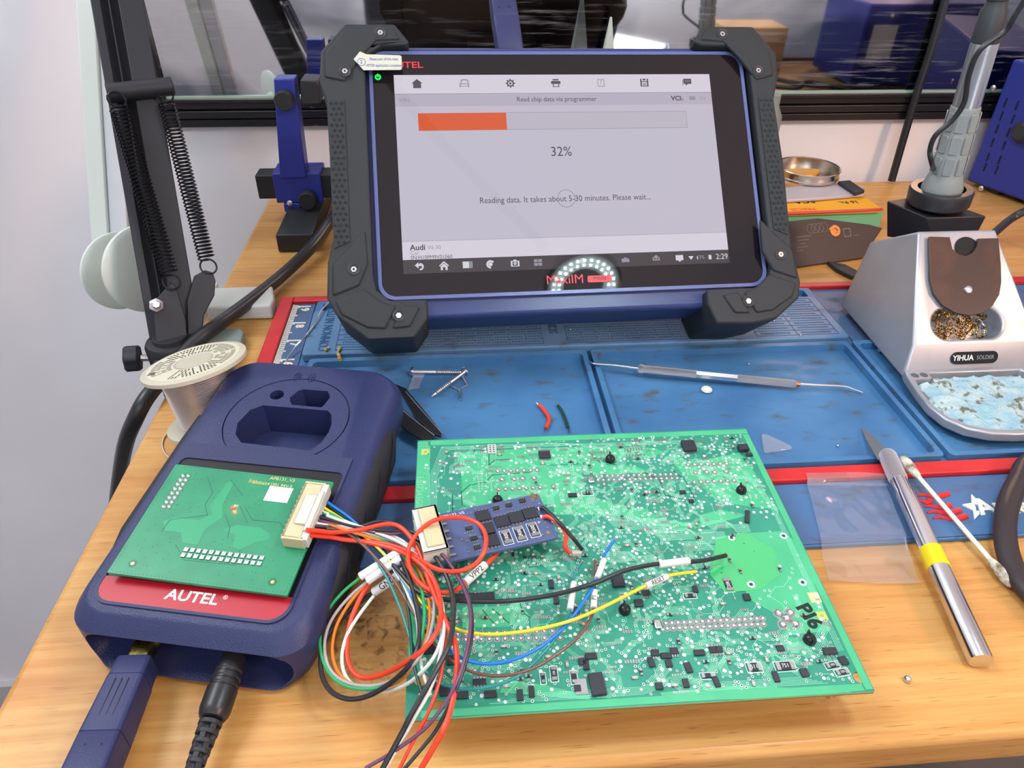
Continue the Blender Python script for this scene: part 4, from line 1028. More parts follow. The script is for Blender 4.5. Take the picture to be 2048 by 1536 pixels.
for ch, u, v in (('P', 1608, 1218), ('1', 1618, 1233), ('6', 1628, 1247)):
    x, y = BP(u, v); text('marker_writing', ch, .0090, MK_, G_, x, y, .0001, rot=rad(-72), ex=.00006, off=.00035)
x, y = BP(838, 1000); text('lettering', 'L017341G017341', .0050, mk('faint_silk', (120, 190, 150), 0.5), G_, x, y, .00005, rot=rad(-90), ex=.00003, sx=.9)
# conformal shiny patch
build('varnish_patch', prismm([BP(*p) for p in ((1432, 1080), (1490, 1064), (1550, 1100), (1560, 1150), (1520, 1180), (1450, 1185), (1420, 1150))], .00005, .00013), mk('varnish_green', (60, 176, 108), 0.12, spec=0.7, coat=0.6), G_, smooth=False)
# connector bodies underneath that carry the board
for x0, x1, y0, y1, h in ((-.055, .060, -.058, -.040, .0170), (-.060, .060, .052, .066, .0180)):
    build('underside_connector', boxm(x0, x1, y0, y1, -h, -.0016), BLACKP, G_)

# ================================================================== small blue driver board
def SB(u, v): return atz(u, v, .0385)
c4 = [(1076, 985), (1100, 1080), (912, 1118), (880, 1030)]   # TR BR BL TL
pTR, pBR, pBL, pTL = [SB(*p) for p in c4]
xd = ((pTR-pTL)+(pBR-pBL)).normalized(); cen = (pTR+pBR+pBL+pTL)/4
SM = frame(cen, xd, V((0, 0, 1)).cross(xd)); SMI = SM.inverted()
sw = (SMI @ pTR).x; sh = ((pTR-pBR).length+(pTL-pBL).length)/4
S_ = root('driver_board', 'small blue circuit board resting on the large green board, black chips and white socket', 'circuit board', SM)
BLUEP = mk('board_blue', (76, 90, 128), 0.3, spec=0.5, bump=(500, 0.04, 0.0002))
sxl, sxr = (SMI @ pTL).x-.012, sw
build('board', prismm(rrect(sxl, sxr, -sh, sh, .0014), -.0016, 0), BLUEP, S_, bevel=.0002)
build('support_pin', boxm(sxl+.006, sxl+.012, -sh*.6, sh*.6, -.0075, -.0016), BLACKP, S_)
def SP(u, v):
    p = SMI @ onpl(u, v, SM.translation, V((0, 0, 1))); return p.x, p.y
for u, v in ((966, 1033), (974, 1059), (983, 1083), (1004, 1044), (1032, 1036), (1060, 1028)):
    x, y = SP(u, v); chip(x, y, .0066, .0064, 0, .0012, (4, 4), M0=1, par=S_)
for u, v, l in ((1013, 1075, '1R00'), (1040, 1068, '2R00'), (1067, 1060, 'R500')):
    x, y = SP(u, v); resistor(x, y, .0064, .0036, 90, l, par=S_)
for u, v in ((992, 1018), (1018, 1012), (1045, 1003), (938, 1058), (948, 1078), (955, 1096)):
    x, y = SP(u, v); chip(x, y, .0030, .0020, 0, .0011, (3, 3), M0=1, par=S_)
b = nb()
for k in range(60):
    x, y = rnd.uniform(sxl+.018, sxr-.003), rnd.uniform(-sh+.001, sh-.001)
    if all(math.hypot(x-SP(u, v)[0], y-SP(u, v)[1]) > .0052 for u, v in ((966, 1033), (974, 1059), (983, 1083), (1004, 1044), (1032, 1036), (1060, 1028), (1013, 1075), (1040, 1068), (1067, 1060))): box(b, x-.0004, x+.0004, y-.0003, y+.0003, 0, .0004)
tag(build('solder_pad', b, LEGM, S_, smooth=False), kind='stuff')
b = nb(); x, y = SP(1068, 993)
for k in range(34): 
    px, py = x+rnd.uniform(-.0022, .0022), y+rnd.uniform(-.0026, .0026); box(b, px-.0003, px+.0003, py-.0003, py+.0003, 0, .00012)
build('gold_mark', b, GOLD, S_, smooth=False)
x, y = SP(905, 1030); text('lettering', 'APB132_V5', .0024, WHITEI, S_, x, y, .00003, ex=.00003)
x, y = SP(1078, 1045); text('lettering', '+', .0030, WHITEI, S_, x, y, .00003, ex=.00003)
x, y = SP(1078, 1006); text('lettering', '-', .0030, WHITEI, S_, x, y, .00003, ex=.00003)
b = nb()
for u, v in ((1078, 1018), (1083, 1034)):
    x, y = SP(u, v); blob(b, x, y, .0014, .0014)
build('solder_joint', b, SOLDER, S_)
x, y = SP(1096, 1066); b = nb(); lathe(b, [(.0009, 0), (.0009, .0002)], 14, Matrix.Translation((x, y, 0))); build('fiducial_dot', b, GOLD, S_)
# white socket with plug at the left end
x0, y0 = SP(872, 1040); x1, y1 = SP(918, 1115)
cx = (x0+x1)/2; cy = 0; 
WH = mk('socket_white', (198, 198, 188), 0.45)
b = nb(); box(b, sxl-.001, sxl+.0105, -sh+.0008, sh-.0008, .0002, .0016); box(b, sxl-.001, sxl+.0105, -sh+.0008, sh-.0008, .0068, .0078)
box(b, sxl+.009, sxl+.0105, -sh+.0008, sh-.0008, .0002, .0078)
for s_ in (-1, 1): box(b, sxl-.001, sxl+.0105, s_*(sh-.0014)-.0006, s_*(sh-.0014)+.0006, .0002, .0078)
so = build('socket', b, WH, S_, bevel=.0003)
build('latch_tab', boxm(sxl+.0015, sxl+.0090, -sh+.0035, sh-.0030, .0078, .0088), CRE, so, bevel=.0003)
b = nb()
for k in range(6):
    y = -sh+.0028+k*(2*sh-.0056)/5; box(b, sxl+.0104, sxl+.0136, y-.0006, y+.0006, .0001, .0010)
build('contacts', b, LEGM, so, smooth=False)

# ================================================================== wiring harness
HM = Matrix.Translation(atz(650, 1040, .030))
H = root('wiring_harness', 'loose bundle of red, black, white, green, yellow and blue wires from the white plug', 'wire bundle', HM)
# plug that sits in the cream socket
cxk, cyk, sl = HXC
b = nb(); MX = AM
box(b, cxk-.0020, cxk+.0068, cyk-sl+.0012, cyk+sl-.0012, .0015, .0051, MX)
box(b, cxk+.0041, cxk+.0072, cyk-sl-.0004, cyk+sl+.0002, .0006, .0066, MX)
box(b, cxk-.0010, cxk+.0042, cyk-sl*.55, cyk+sl*.5, .0066, .0080, MX)
box(b, cxk+.0041, cxk+.0066, cyk-sl*.75, cyk+sl*.7, .0066, .0076, MX)
build('plug', b, WH, H, world=True, bevel=.0003)
def wcol(n, c, rough=.38): return mk('wire_'+n, c, rough, spec=0.5, bump=(900, 0.05, 0.0002))
WRED = wcol('red', (232, 64, 36)); WBLK = wcol('black', (38, 38, 40)); WWHT = wcol('white', (214, 218, 208)); WGRN = wcol('green', (42, 158, 92))
WGRY = wcol('grey', (170, 166, 164)); WORG = wcol('orange', (226, 122, 40)); WPUR = wcol('purple', (104, 58, 92)); WYEL = wcol('yellow', (222, 204, 44))
WBLU = wcol('blue', (24, 116, 206)); WTEA = wcol('teal', (38, 130, 128)); WBRN = wcol('brown', (112, 70, 58)); WDGR = wcol('dark_green', (24, 62, 48))
SLV = mk('heat_shrink_white', (216, 216, 212), 0.5)
def cz(X, Y): return 640+X/3.072, 960+Y/3.072
def wz(u, v, k=0):
    """resting height of a wire: on the desk left of the board, above the board to its right"""
    if v < 1100 and u < 760: base = .034 + (.044-.034)*max(0, (760-u)/110)
    else:
        base = .014
        f = min(1, max(0, (u-690)/110)); base = .016*(1-f)+.0345*f
        if v < 1200: base = max(base, .034)
        if v > 1440: base = .032
    return base+k*.0011
RWI = .00070
def wire(pts, r, m, k=0, crop=True, zs=None, label=None):
    P = []
    for i, q in enumerate(pts):
        u, v = cz(*q[:2]) if crop else q[:2]
        z = q[2] if len(q) > 2 else wz(u, v, k)
        P.append(atz(u, v, z))
    if P[0].z > .0355: P.insert(0, P[0]+(P[0]-P[1]).normalized()*.0065)
    b = nb(); tube(b, P, r, 8, k=6); o = build('wire', b, m, H, world=True)
    if label: o['label'] = label
    return o
def sleeve(a, c, r, par, txt=None, crop=False, z=None, za=0.0355):
    (u0, v0), (u1, v1) = (cz(*a), cz(*c)) if crop else (a, c)
    A_ = atz(u0, v0, za); B_ = atz(u1, v1, z or za)
    b = nb(); rod(b, A_, B_, r, 12); o = build('heat_shrink_sleeve', b, SLV, par, world=True)
    if txt:
        d = (B_-A_).normalized(); vw = (CP-(A_+B_)/2).normalized(); nrm = (vw-d*vw.dot(d)).normalized()
        M2 = frame((A_+B_)/2+nrm*(r+.00008), d, nrm.cross(d))
        M2 = WM[par.name].inverted() @ M2
        text('lettering', txt, r*1.9, BLACKI, o, 0, 0, 0, M=M2, ex=.00003)
    return o
R1 = .00104
# thick red supply wires
wire([(0, 315, .046), (70, 322, .043), (140, 318, .041), (250, 305, .042), (400, 272, .043), (490, 288, .043), (570, 370, .042), (625, 480, .041), (665, 610, .040), (720, 745, .040), (780, 885, .040), (828, 1000, .040), (842, 1120, .040), (832, 1260, .040), (805, 1400, .039), (760, 1530, .038), (700, 1640, .034), (610, 1790, .028)], R1, WRED)
wv = wire([(0, 345, .043), (70, 352, .040), (160, 368, .038), (300, 380, .038), (430, 400, .039), (540, 440, .040), (620, 492, .041), (690, 535, .042), (770, 560, .043), (860, 558, .046), (950, 520, .048), (1008, 440, .050), (1018, 345, .051), (980, 275, .051), (900, 238, .051), (800, 230, .051), (700, 250, .050), (620, 305, .047), (560, 385, .044), (540, 470, .042), (560, 560, .040), (620, 640, .039), (700, 685, .039), (790, 690, .039), (860, 662, .039), (950, 590, .039), (1030, 512, .038), (1075, 465, .034), (1100, 430, .031)], R1*.95, WRED)
sleeve((890, 632), (1015, 520), .00185, wv, 'VPP2', crop=True, za=.0392)
w3 = wire([(150, 362, .037), (330, 392, .038), (470, 430, .039), (600, 500, .041), (690, 600, .041), (735, 720, .041), (742, 840, .041), (712, 940, .041), (640, 1035, .040), (540, 1112, .034), (420, 1180, .024), (300, 1215, .018), (220, 1195, .016), (172, 1110, .016), (166, 980, .018), (190, 860, .020), (235, 750, .023), (285, 660, .026), (330, 605, .029)], R1, WRED)
wire([(200, 370, .036), (420, 420, .037), (540, 545, .037), (600, 640, .037), (680, 720, .037), (742, 790, .038), (766, 900, .0385), (770, 1010, .0385), (757, 1100, .0385), (738, 1220, .038), (690, 1370, .036), (640, 1480, .034), (565, 1620, .030), (480, 1790, .026)], RWI, WRED, label='thin red wire')
# black wires
wire([(40, 290, .043), (120, 295, .041), (250, 285, .041), (350, 258, .042), (430, 262, .042), (520, 315, .042), (620, 380, .042), (700, 460, .0425), (765, 565, .0425), (808, 680, .042), (820, 800, .042), (812, 920, .042), (785, 1030, .042), (735, 1130, .041), (680, 1230, .040), (615, 1345, .038), (550, 1460, .036), (500, 1560, .032), (380, 1780, .026)], R1, WBLK)
kb = wire([(330, 692, .022), (200, 785, .019), (100, 890, .017), (30, 990, .016), (2, 1110, .016), (20, 1225, .016), (80, 1308, .016), (180, 1346, .016), (300, 1325, .018), (430, 1250, .024), (530, 1160, .033), (595, 1050, .037), (614, 920, .037), (595, 780, .037), (560, 640, .037), (520, 540, .037), (470, 455, .037), (400, 385, .037), (320, 340, .038), (180, 310, .040), (40, 300, .043)], R1, WBLK)
wire([(40, 240, .0445), (200, 285, .042), (400, 312, .042), (550, 315, .042), (650, 368, .0425), (740, 450, .043), (820, 545, .043), (880, 645, .043), (917, 740, .043), (936, 860, .043), (930, 985, .043), (900, 1110, .042), (858, 1235, .041), (808, 1360, .039), (755, 1460, .037), (690, 1570, .033), (505, 1790, .027)], RWI, WBLK, label='thin black wire')
wire([(40, 260, .0440), (220, 300, .041), (420, 330, .041), (560, 322, .0415), (680, 390, .043), (780, 490, .044), (850, 600, .044), (898, 700, .044), (922, 800, .044), (924, 900, .044), (910, 1010, .0435), (885, 1110, .043), (845, 1225, .042), (790, 1340, .040), (720, 1440, .038), (630, 1540, .034), (450, 1670, .028), (280, 1770, .024)], RWI, WPUR)
# loops lying on the desk
ggreen = wire([(250, 598, .030), (150, 680, .026), (62, 780, .022), (12, 880, .019), (0, 1000, .018), (22, 1120, .017), (80, 1215, .017), (170, 1270, .017), (280, 1284, .018), (400, 1268, .021), (500, 1205, .029), (580, 1090, .036), (622, 980, .037), (640, 860, .0375), (636, 740, .0375), (610, 630, .0375), (570, 545, .0375), (510, 465, .0375), (440, 400, .0375), (330, 345, .039), (180, 270, .042), (60, 205, .0445)], RWI, WGRN)
ggrey = wire([(290, 625, .029), (200, 700, .025), (110, 800, .021), (52, 900, .019), (28, 1010, .018), (42, 1120, .017), (92, 1200, .017), (180, 1250, .017), (290, 1266, .018), (400, 1248, .021), (510, 1195, .029), (610, 1090, .037), (670, 960, .038), (698, 830, .038), (696, 700, .038), (660, 580, .038), (600, 480, .038), (500, 400, .038), (350, 345, .039), (50, 262, .0435)], RWI, WGRY)
wire([(310, 610, .0285), (230, 695, .025), (158, 790, .022), (100, 900, .019), (76, 1020, .018), (86, 1120, .0165), (122, 1195, .0165), (190, 1250, .0160), (300, 1282, .0160), (430, 1262, .020), (530, 1200, .029), (605, 1090, .0365), (652, 980, .0365), (674, 860, .0365), (668, 740, .0365), (640, 630, .0365), (600, 550, .0365), (540, 470, .0365), (440, 395, .037), (200, 320, .041), (40, 268, .0435)], RWI, WORG)
wire([(330, 712, .024), (240, 830, .021), (172, 940, .019), (140, 1040, .018), (136, 1130, .0170), (162, 1212, .0160), (222, 1270, .0155), (300, 1298, .0155), (420, 1295, .019), (540, 1250, .028), (640, 1165, .036), (705, 1080, .0385), (742, 985, .039), (755, 880, .039), (748, 770, .039), (712, 650, .039), (660, 540, .039), (590, 445, .039), (490, 365, .039), (380, 325, .040), (200, 275, .042), (40, 218, .0445)], RWI*1.1, WWHT)
wire([(40, 205, .0440), (200, 272, .042), (380, 335, .0405), (520, 400, .0400), (620, 490, .0400), (700, 610, .0400), (745, 740, .0400), (762, 870, .0400), (752, 1000, .0395), (720, 1160, .039), (660, 1320, .0375), (590, 1440, .035), (530, 1550, .031), (400, 1770, .0255)], RWI*1.1, WWHT)
s1 = sleeve((247, 594), (490, 438), .0019, ggreen, None, crop=True, za=.0305, z=.0380)
s2 = sleeve((292, 620), (500, 480), .0019, ggrey, None, crop=True, za=.0295, z=.0375)
s3 = sleeve((332, 688), (520, 560), .0021, kb, 'GND', crop=True, za=.0235, z=.0345)
# leads soldered to the green board
ZB = .0315
def bz_(u, v, k=0): return ZB+k
blk = wire([(655, 1040, .043), (705, 1062, .038), (760, 1100, .036), (800, 1145, .0365), (840, 1185, .037), (900, 1200, .0365), (1000, 1203, .0355), (1095, 1192, .0355), (1180, 1170, .0380), (1255, 1140, .0385), (1330, 1126, .0365), (1400, 1122, .0345), (1452, 1111, .0315)], R1*.95, WBLK, crop=False)
sleeve((1318, 1129), (1378, 1121), .00165, blk, None, za=.0370, z=.0357)
yel = wire([(655, 1020, .044), (700, 1050, .040), (760, 1100, .037), (805, 1155, .036), (845, 1207, .036), (900, 1252, .0365), (960, 1268, .037), (1040, 1264, .0375), (1130, 1245, .0385), (1200, 1217, .0375), (1290, 1172, .0360), (1335, 1152, .0350), (1392, 1143, .0312)], RWI, WYEL, crop=False)
sleeve((1292, 1172), (1334, 1153), .0014, yel, 'RESET', za=.0362, z=.0352)
blu = wire([(660, 1008, .0445), (710, 1045, .040), (770, 1110, .0365), (820, 1185, .035), (860, 1252, .034), (900, 1300, .0345), (945, 1324, .035), (1005, 1325, .0355), (1075, 1298, .036), (1130, 1252, .0365), (1168, 1202, .037), (1193, 1160, .036), (1208, 1112, .034), (1229, 1080, .0312)], RWI, WBLU, crop=False)
sleeve((1194, 1158), (1208, 1120), .0014, blu, None, za=.0362, z=.0348)
tea = wire([(660, 1036, .043), (715, 1075, .038), (765, 1140, .035), (800, 1215, .034), (825, 1290, .033), (850, 1340, .033), (885, 1368, .0335), (950, 1378, .034), (1030, 1356, .0345), (1085, 1308, .035), (1122, 1262, .0355), (1139, 1222, .0355), (1146, 1168, .0345), (1153, 1140, .033), (1164, 1124, .0312)], RWI*.9, WTEA, crop=False)
sleeve((1140, 1220), (1148, 1166), .0014, tea, None, za=.0357, z=.0345)
brn = wire([(660, 1046, .043), (720, 1085, .038), (780, 1150, .0355), (830, 1230, .0345), (875, 1295, .034), (920, 1332, .0345), (965, 1349, .0345), (1020, 1350, .035), (1080, 1330, .035), (1148, 1282, .0355), (1182, 1236, .0355), (1188, 1198, .035), (1190, 1150, .0335), (1191, 1122, .0312)], RWI*.9, WBRN, crop=False)
sleeve((1187, 1217), (1189, 1182), .0014, brn, 'P1', za=.0356, z=.0350)
for k, (u0, v0) in enumerate(((655, 1010), (650, 1050))):
    wire([(u0, v0, .0435), (710, 1052+k*10, .0385), (765, 1098+k*8, .0355), (800, 1160, .0350), (818+k*14, 1230, .0345), (824+k*14, 1300, .034), (832+k*14, 1345, .0335), (846+k*16, 1392, .0335)], RWI, WDGR if k == 0 else WWHT, crop=False)
# leads of the small board
LM = root('board_leads', 'short red and black twisted leads from the blue board to the green board', 'wire', Matrix.Translation(atz(1120, 1060, .034)))
b = nb(); tube(b, [atz(1080, 1018, .0395), atz(1088, 1017, .0405), atz(1118, 1045, .041), atz(1145, 1075, .038), atz(1164, 1099, .0315)], .00095, 8); build('wire', b, WBLK, LM, world=True)
b = nb(); tube(b, [atz(1086, 1034, .0395), atz(1098, 1034, .0405), atz(1122, 1052, .040), atz(1132, 1072, .038), atz(1130, 1092, .0355), atz(1139, 1107, .0315)], .00095, 8); build('wire', b, WRED, LM, world=True)
b = nb(); p = atz(1153, 1106, .0302); box(b, p.x-.0022, p.x+.0022, p.y-.0011, p.y+.0011, .0290, .0312); build('capacitor', b, CAP, LM, world=True, bevel=.0003)
for (u, v) in ((1452, 1111), (1392, 1143), (1229, 1080), (1164, 1124), (1191, 1122)):
    p = atz(u, v, .0305); b = nb(); lathe(b, [(.0011, 0), (.0009, .0006), (.0003, .0011)], 10, Matrix.Translation(p)); build('solder_blob', b, SOLDER, H, world=True)

# ================================================================== soldering station holder
def X3(x, y, z): return V((x, y, z))
SX = Matrix.Translation(V((.345, .40, .0041)))
K = root('iron_holder', 'silver soldering iron holder with brown face plate, brass wool and damp sponge', 'tool holder', SX)
SIL1 = mk('silver_paint', (176, 178, 184), 0.36, 0.55, bump=(700, 0.05, 0.0002), var=((164, 166, 172), (25, 25, 25), 0.4, 0.7))
b = nb()
def lp(x0, x1, pts): return pts
prof = [((.302, .392), .478, .0084), ((.313, .380), .483, .060), ((.318, .374), .440, .087), ((.302, .390), .383, .031), ((.2985, .3935), .376, .0125)]
L0 = [V((p[0][0], p[1], p[2])) for p in prof]; R0 = [V((p[0][1], p[1], p[2])) for p in prof]
L0.append(V((.2985, .374, .0084))); R0.append(V((.3935, .374, .0084)))
vl = [b.verts.new(p) for p in L0]; vr = [b.verts.new(p) for p in R0]
b.faces.new(vl); b.faces.new(vr[::-1])
n = len(vl)
for i in range(n):
    j = (i+1) % n; b.faces.new((vl[i], vr[i], vr[j], vl[j]))
hb_ = build('housing', b, SIL1, K, world=True, ang=30)
# oval opening for the wool
o4 = V((.346, .383, .031)); sl_n = (V((.346, .440, .087))-o4).normalized(); FN = V((1, 0, 0)).cross(sl_n).normalized()
FM = frame(o4, (1, 0, 0), sl_n)
KI = SX.inverted()
def FP(u, v, d=0):
    p = FM.inverted() @ onpl(u, v, o4+FM.to_3x3().col[2]*d, FM.to_3x3().col[2]); return p.x, p.y
x0, y0 = FP(1863, 640); x1, y1 = FP(2004, 640); yt = FP(1935, 616)[1]; yb = FP(1935, 678)[1]
ov = rrect(x0, x1, yb, yt, min((yt-yb)/2*.98, (x1-x0)/2*.8), 8)
c = prismm(ov, -.016, .006); c.transform(KI @ FM)
boolean(hb_, c)
md = hb_.modifiers.new('bevel', 'BEVEL'); md.width = .0016; md.segments = 3; md.limit_method = 'ANGLE'; md.angle_limit = rad(35)
# sponge tray
trp = [(1811, 755), (1838, 800), (1866, 838), (1893, 866), (1925, 884), (1965, 892)]
pl = [atz(u, v, .0150) for u, v in trp]
xc = .346
left = [(p.x, p.y) for p in pl]
outl = [(.2985, .378)]+left[1:]+[(.330, .3085)]
outl = [(.2985, .378), (.2965, .372), (.2935, .352), (.2925, .337), (.2955, .324), (.3035, .3145), (.316, .309), (.330, .3072)]
outl = outl+[(2*xc-x, y) for x, y in outl[::-1]]
inn = [(x, y) for x, y in [(.3130, .3735), (.3125, .3675), (.3000, .3670), (.2970, .352), (.2962, .338), (.2990, .327), (.3060, .3185), (.317, .3135), (.331, .3118)]]
inn2 = inn+[(2*xc-x, y) for x, y in inn[::-1]]
build('tray', holed(outl, [inn2], .0084, .0150), SIL1, K, world=True, bevel=.0012, seg=3)
build('tray_floor', prismm([(xc+(x-xc)*1.008, y) for x, y in inn2], .0084, .0092), SIL1, K, world=True)
b = nb()
for x, y in ((.3018, .3710), (.3082, .3712), (.3838, .3712), (.3902, .3710)):
    lathe(b, [(.0024, .01495), (.0024, .01515)], 16, Matrix.Translation((x, y, 0)))
for i, (x, y) in enumerate(((.3018, .3705), (.3082, .3707), (.3838, .3707), (.3902, .3705))):
    bb = nb(); lathe(bb, [(.0026, .0149), (.0026, .01512)], 18, Matrix.Translation((x, y, 0))); build('tip_hole', bb, mk('grey_hole', (84, 88, 90), 0.6), K, world=True)
b.free()
# sponge
b = nb(); gx, gy = 46, 44; rs = random.Random(3)
from mathutils import noise as mnoise
poly = [(xc+(x-xc)*.965, .342+(y-.342)*.955) for x, y in inn2]
def inside(x, y):
    c_ = False; n = len(poly)
    for i in range(n):
        (ax, ay), (bx, by) = poly[i], poly[(i+1) % n]
        if (ay > y) != (by > y) and x < (bx-ax)*(y-ay)/(by-ay)+ax: c_ = not c_
    return c_
tp = {}
for i in range(gx+1):
    for j in range(gy+1):
        x = .294+(.398-.294)*i/gx; y = .3110+(.3750-.3110)*j/gy
        if inside(x, y):
            z = .0118+.0016*mnoise.noise(V((x*190, y*190, 0)))+.0016*mnoise.noise(V((x*520, y*520, 3)))
            tp[i, j] = (b.verts.new((x, y, z)), b.verts.new((x, y, .0093)))
for (i, j) in list(tp):
    if all(q in tp for q in ((i+1, j), (i, j+1), (i+1, j+1))):
        a0, a1, a2, a3 = tp[i, j], tp[i+1, j], tp[i+1, j+1], tp[i, j+1]
        b.faces.new((a0[0], a1[0], a2[0], a3[0])); b.faces.new((a3[1], a2[1], a1[1], a0[1]))
bd = [e for e in b.edges if len(e.link_faces) == 1 and e.verts[0].co.z > .0095 and e.verts[1].co.z > .0095]
bt = {v[0]: v[1] for v in tp.values()}
for e in bd: b.faces.new((e.verts[0], e.verts[1], bt[e.verts[1]], bt[e.verts[0]]))
bmesh.ops.delete(b, geom=[v for v in b.verts if not v.link_faces], context='VERTS')
spm = mk('sponge_blue', (146, 184, 198), 0.85, spec=0.2, bump=(700, 0.9, 0.0012), var=((176, 198, 200), (70, 70, 70), 0.4, 0.6))
nt = spm.node_tree; bs = nt.nodes['Principled BSDF']; srcc = bs.inputs['Base Color'].links[0].from_socket
tcn = nt.nodes.new('ShaderNodeTexCoord'); nn_ = nt.nodes.new('ShaderNodeTexNoise'); nn_.inputs['Scale'].default_value = 160; nn_.inputs['Detail'].default_value = 4
rr_ = nt.nodes.new('ShaderNodeValToRGB'); rr_.color_ramp.elements[0].position = .56; rr_.color_ramp.elements[1].position = .66
mxx = nt.nodes.new('ShaderNodeMix'); mxx.data_type = 'RGBA'; mxx.inputs[7].default_value = rgb((110, 108, 92))
nt.links.new(tcn.outputs['Object'], nn_.inputs['Vector']); nt.links.new(nn_.outputs['Fac'], rr_.inputs['Fac']); nt.links.new(rr_.outputs['Color'], mxx.inputs[0]); nt.links.new(srcc, mxx.inputs[6]); nt.links.new(mxx.outputs[2], bs.inputs['Base Color'])
spo = build('sponge', b, spm, None, ang=80)
tag(spo, 'wet pale blue cleaning sponge with brown burns, in the tray of the iron holder', 'sponge')
# brass wool
b = nb(); rw = random.Random(9)
for k in range(150):
    fx = rw.uniform(x0+.003, x1-.010); fy = rw.uniform(yb+.0015, yt-.001)
    r = rw.uniform(.0010, .0024); ax = rw.uniform(0, 6.28); tl = rw.uniform(-1, 1)
    Mx = FM @ Matrix.Translation((fx, fy, rw.uniform(-.006, -.0010))) @ Matrix.Rotation(ax, 4, 'Z') @ Matrix.Rotation(tl, 4, 'X')
    pts = [Mx @ V((r*math.cos(a), r*math.sin(a), a*.0002)) for a in [q*.7 for q in range(9)]]
    tube(b, pts, .00030, 4, k=2, flat=.45)
tag(build('brass_wool', b, mk('brass', (176, 126, 44), 0.25, 1.0, var=((64, 42, 18), (400, 400, 400), 0.45, 0.6)), None, M=Matrix.Translation(o4+V((0, .008, .004))) if False else None), 'curly gold brass wool filling the oval opening of the iron holder', 'brass wool', kind='stuff')
# brown face plate with a U notch at the top
def FPm(l, d=.0): return [FP(u, v, d) for u, v in l]
pts = FPm([(1857, 474), (1892, 475), (1897, 474)], .002)
aL = FP(1857, 474, .002); aR = FP(1994, 477, .002); cR = FP(2003, 560, .002); cL = FP(1862, 570, .002)
bt_ = FP(1938, 631, .002)
def arc_px(l): return [FP(u, v, .002) for u, v in l]
out = arc_px([(1857, 474), (1859, 560), (1866, 588), (1884, 612), (1910, 627), (1938, 632), (1965, 627), (1984, 612), (1997, 590), (2001, 565), (2000, 530), (1995, 477), (1954, 478), (1953, 492), (1944, 506), (1930, 513), (1915, 509), (1903, 498), (1898, 475)])
FPL = mk('brown_plate', (62, 46, 42), 0.32, spec=0.5, var=((84, 56, 44), (30, 30, 30), 0.45, 0.65))
b = nb(); prism(b, out, .0012, .0030); b.transform(FM)
fp = build('face_plate', b, FPL, K, world=True, bevel=.0003)
sx3, sy3 = FP(1935, 580, .003); b = nb(); lathe(b, [(.0030, .0030), (.0030, .0036), (.0024, .0046), (.0012, .0050), (.0011, .0044)], 20, FM @ Matrix.Translation((sx3, sy3, 0))); build('screw', b, STEEL, fp, world=True)
sx3, sy3 = FP(1933, 498, .0); b = nb(); lathe(b, [(.0085, .0003), (.0085, .0010)], 24, FM @ Matrix.Translation((sx3, sy3, 0))); build('iron_hole', b, mk('deep_black', (8, 8, 10), 0.7), K, world=True)
# name badge on the step
nbo = V((.346, .3795, .0218)); nbn = (V((0, .376-.383, .0125-.031))).normalized(); NM = frame((.346, .3795, .02175), (1, 0, 0), -nbn)
b = prismm(rrect(-.0165, .0165, -.0042, .0042, .0040, 8), .0001, .0010); b.transform(NM); bg = build('badge', b, mk('badge_black', (22, 24, 30), 0.4), K, world=True)
text('lettering', 'YIHUA', .0052, WHITEI, bg, 0, 0, 0, M=KI @ NM @ Matrix.Translation((-.0082, 0, .0010)), ex=.00005, off=.00012, sx=.95)
text('lettering', 'SOLDER', .0038, mk('grey_ink', (150, 150, 156), 0.5), bg, 0, 0, 0, M=KI @ NM @ Matrix.Translation((.0075, 0, .0010)), ex=.00005, sx=.9)
p = atx(1762, 699, .305); b = nb(); lathe(b, [(.0020, 0), (.0018, .0009), (.0008, .0014)], 14, axisM((p.x-.0008, p.y, p.z), (p.x-.002, p.y, p.z))[0]); build('side_screw', b, STEEL, K, world=True)
# black bracket block and ring behind the face
BRK = mk('bracket_black', (30, 30, 34), 0.42)
q = lambda u, v, y: aty(u, v, y)
b = nb()
Pf = [q(1854, 436, .470), q(1974, 432, .470), q(1944, 488, .470), q(1870, 488, .470)]
Pb = [p + V((-.036, .040, .006)) for p in Pf]
Pb = [q(1773, 402, .500), q(1972, 432, .470)+V((-.028, .034, .004)), q(1940, 488, .470)+V((-.028, .034, .004)), q(1773, 474, .500)]
rings(b, [Pf, Pb], True, True); build('bracket', b, BRK, K, world=True, bevel=.001)

# soldering iron standing in its ring
IA, IB = q(1880, 388, .487), q(1985, 35, .487)
ax = (IB-IA).normalized()
I_ = root('soldering_iron', 'grey soldering iron with silver barrel standing upright in the black ring of its holder', 'soldering iron', Matrix.Translation(IA))
def along(t): return IA+(IB-IA)*t
Mi, Li = axisM(IA, IB)
b = nb(); lathe(b, [(.0195, -.0075), (.0212, -.006), (.0216, .003), (.0206, .0050), (.0160, .0050), (.0155, -.0030)], 40, Mi); 
rg = build('ring', b, mk('ring_black', (38, 38, 40), 0.35, bump=(300, 0.2, 0.0004)), K, world=True)
GRYR = mk('grey_rubber', (132, 138, 136), 0.55, bump=(800, 0.1, 0.0003))
b = nb(); lathe(b, [(.0120, -.0022), (.0138, .002), (.0138, .006), (.0112, .0145), (.0106, .016), (.0096, .060), (.0093, .0625), (.0088, .0630)], 40, Mi); gr = build('rubber_grip', b, GRYR, I_, world=True)
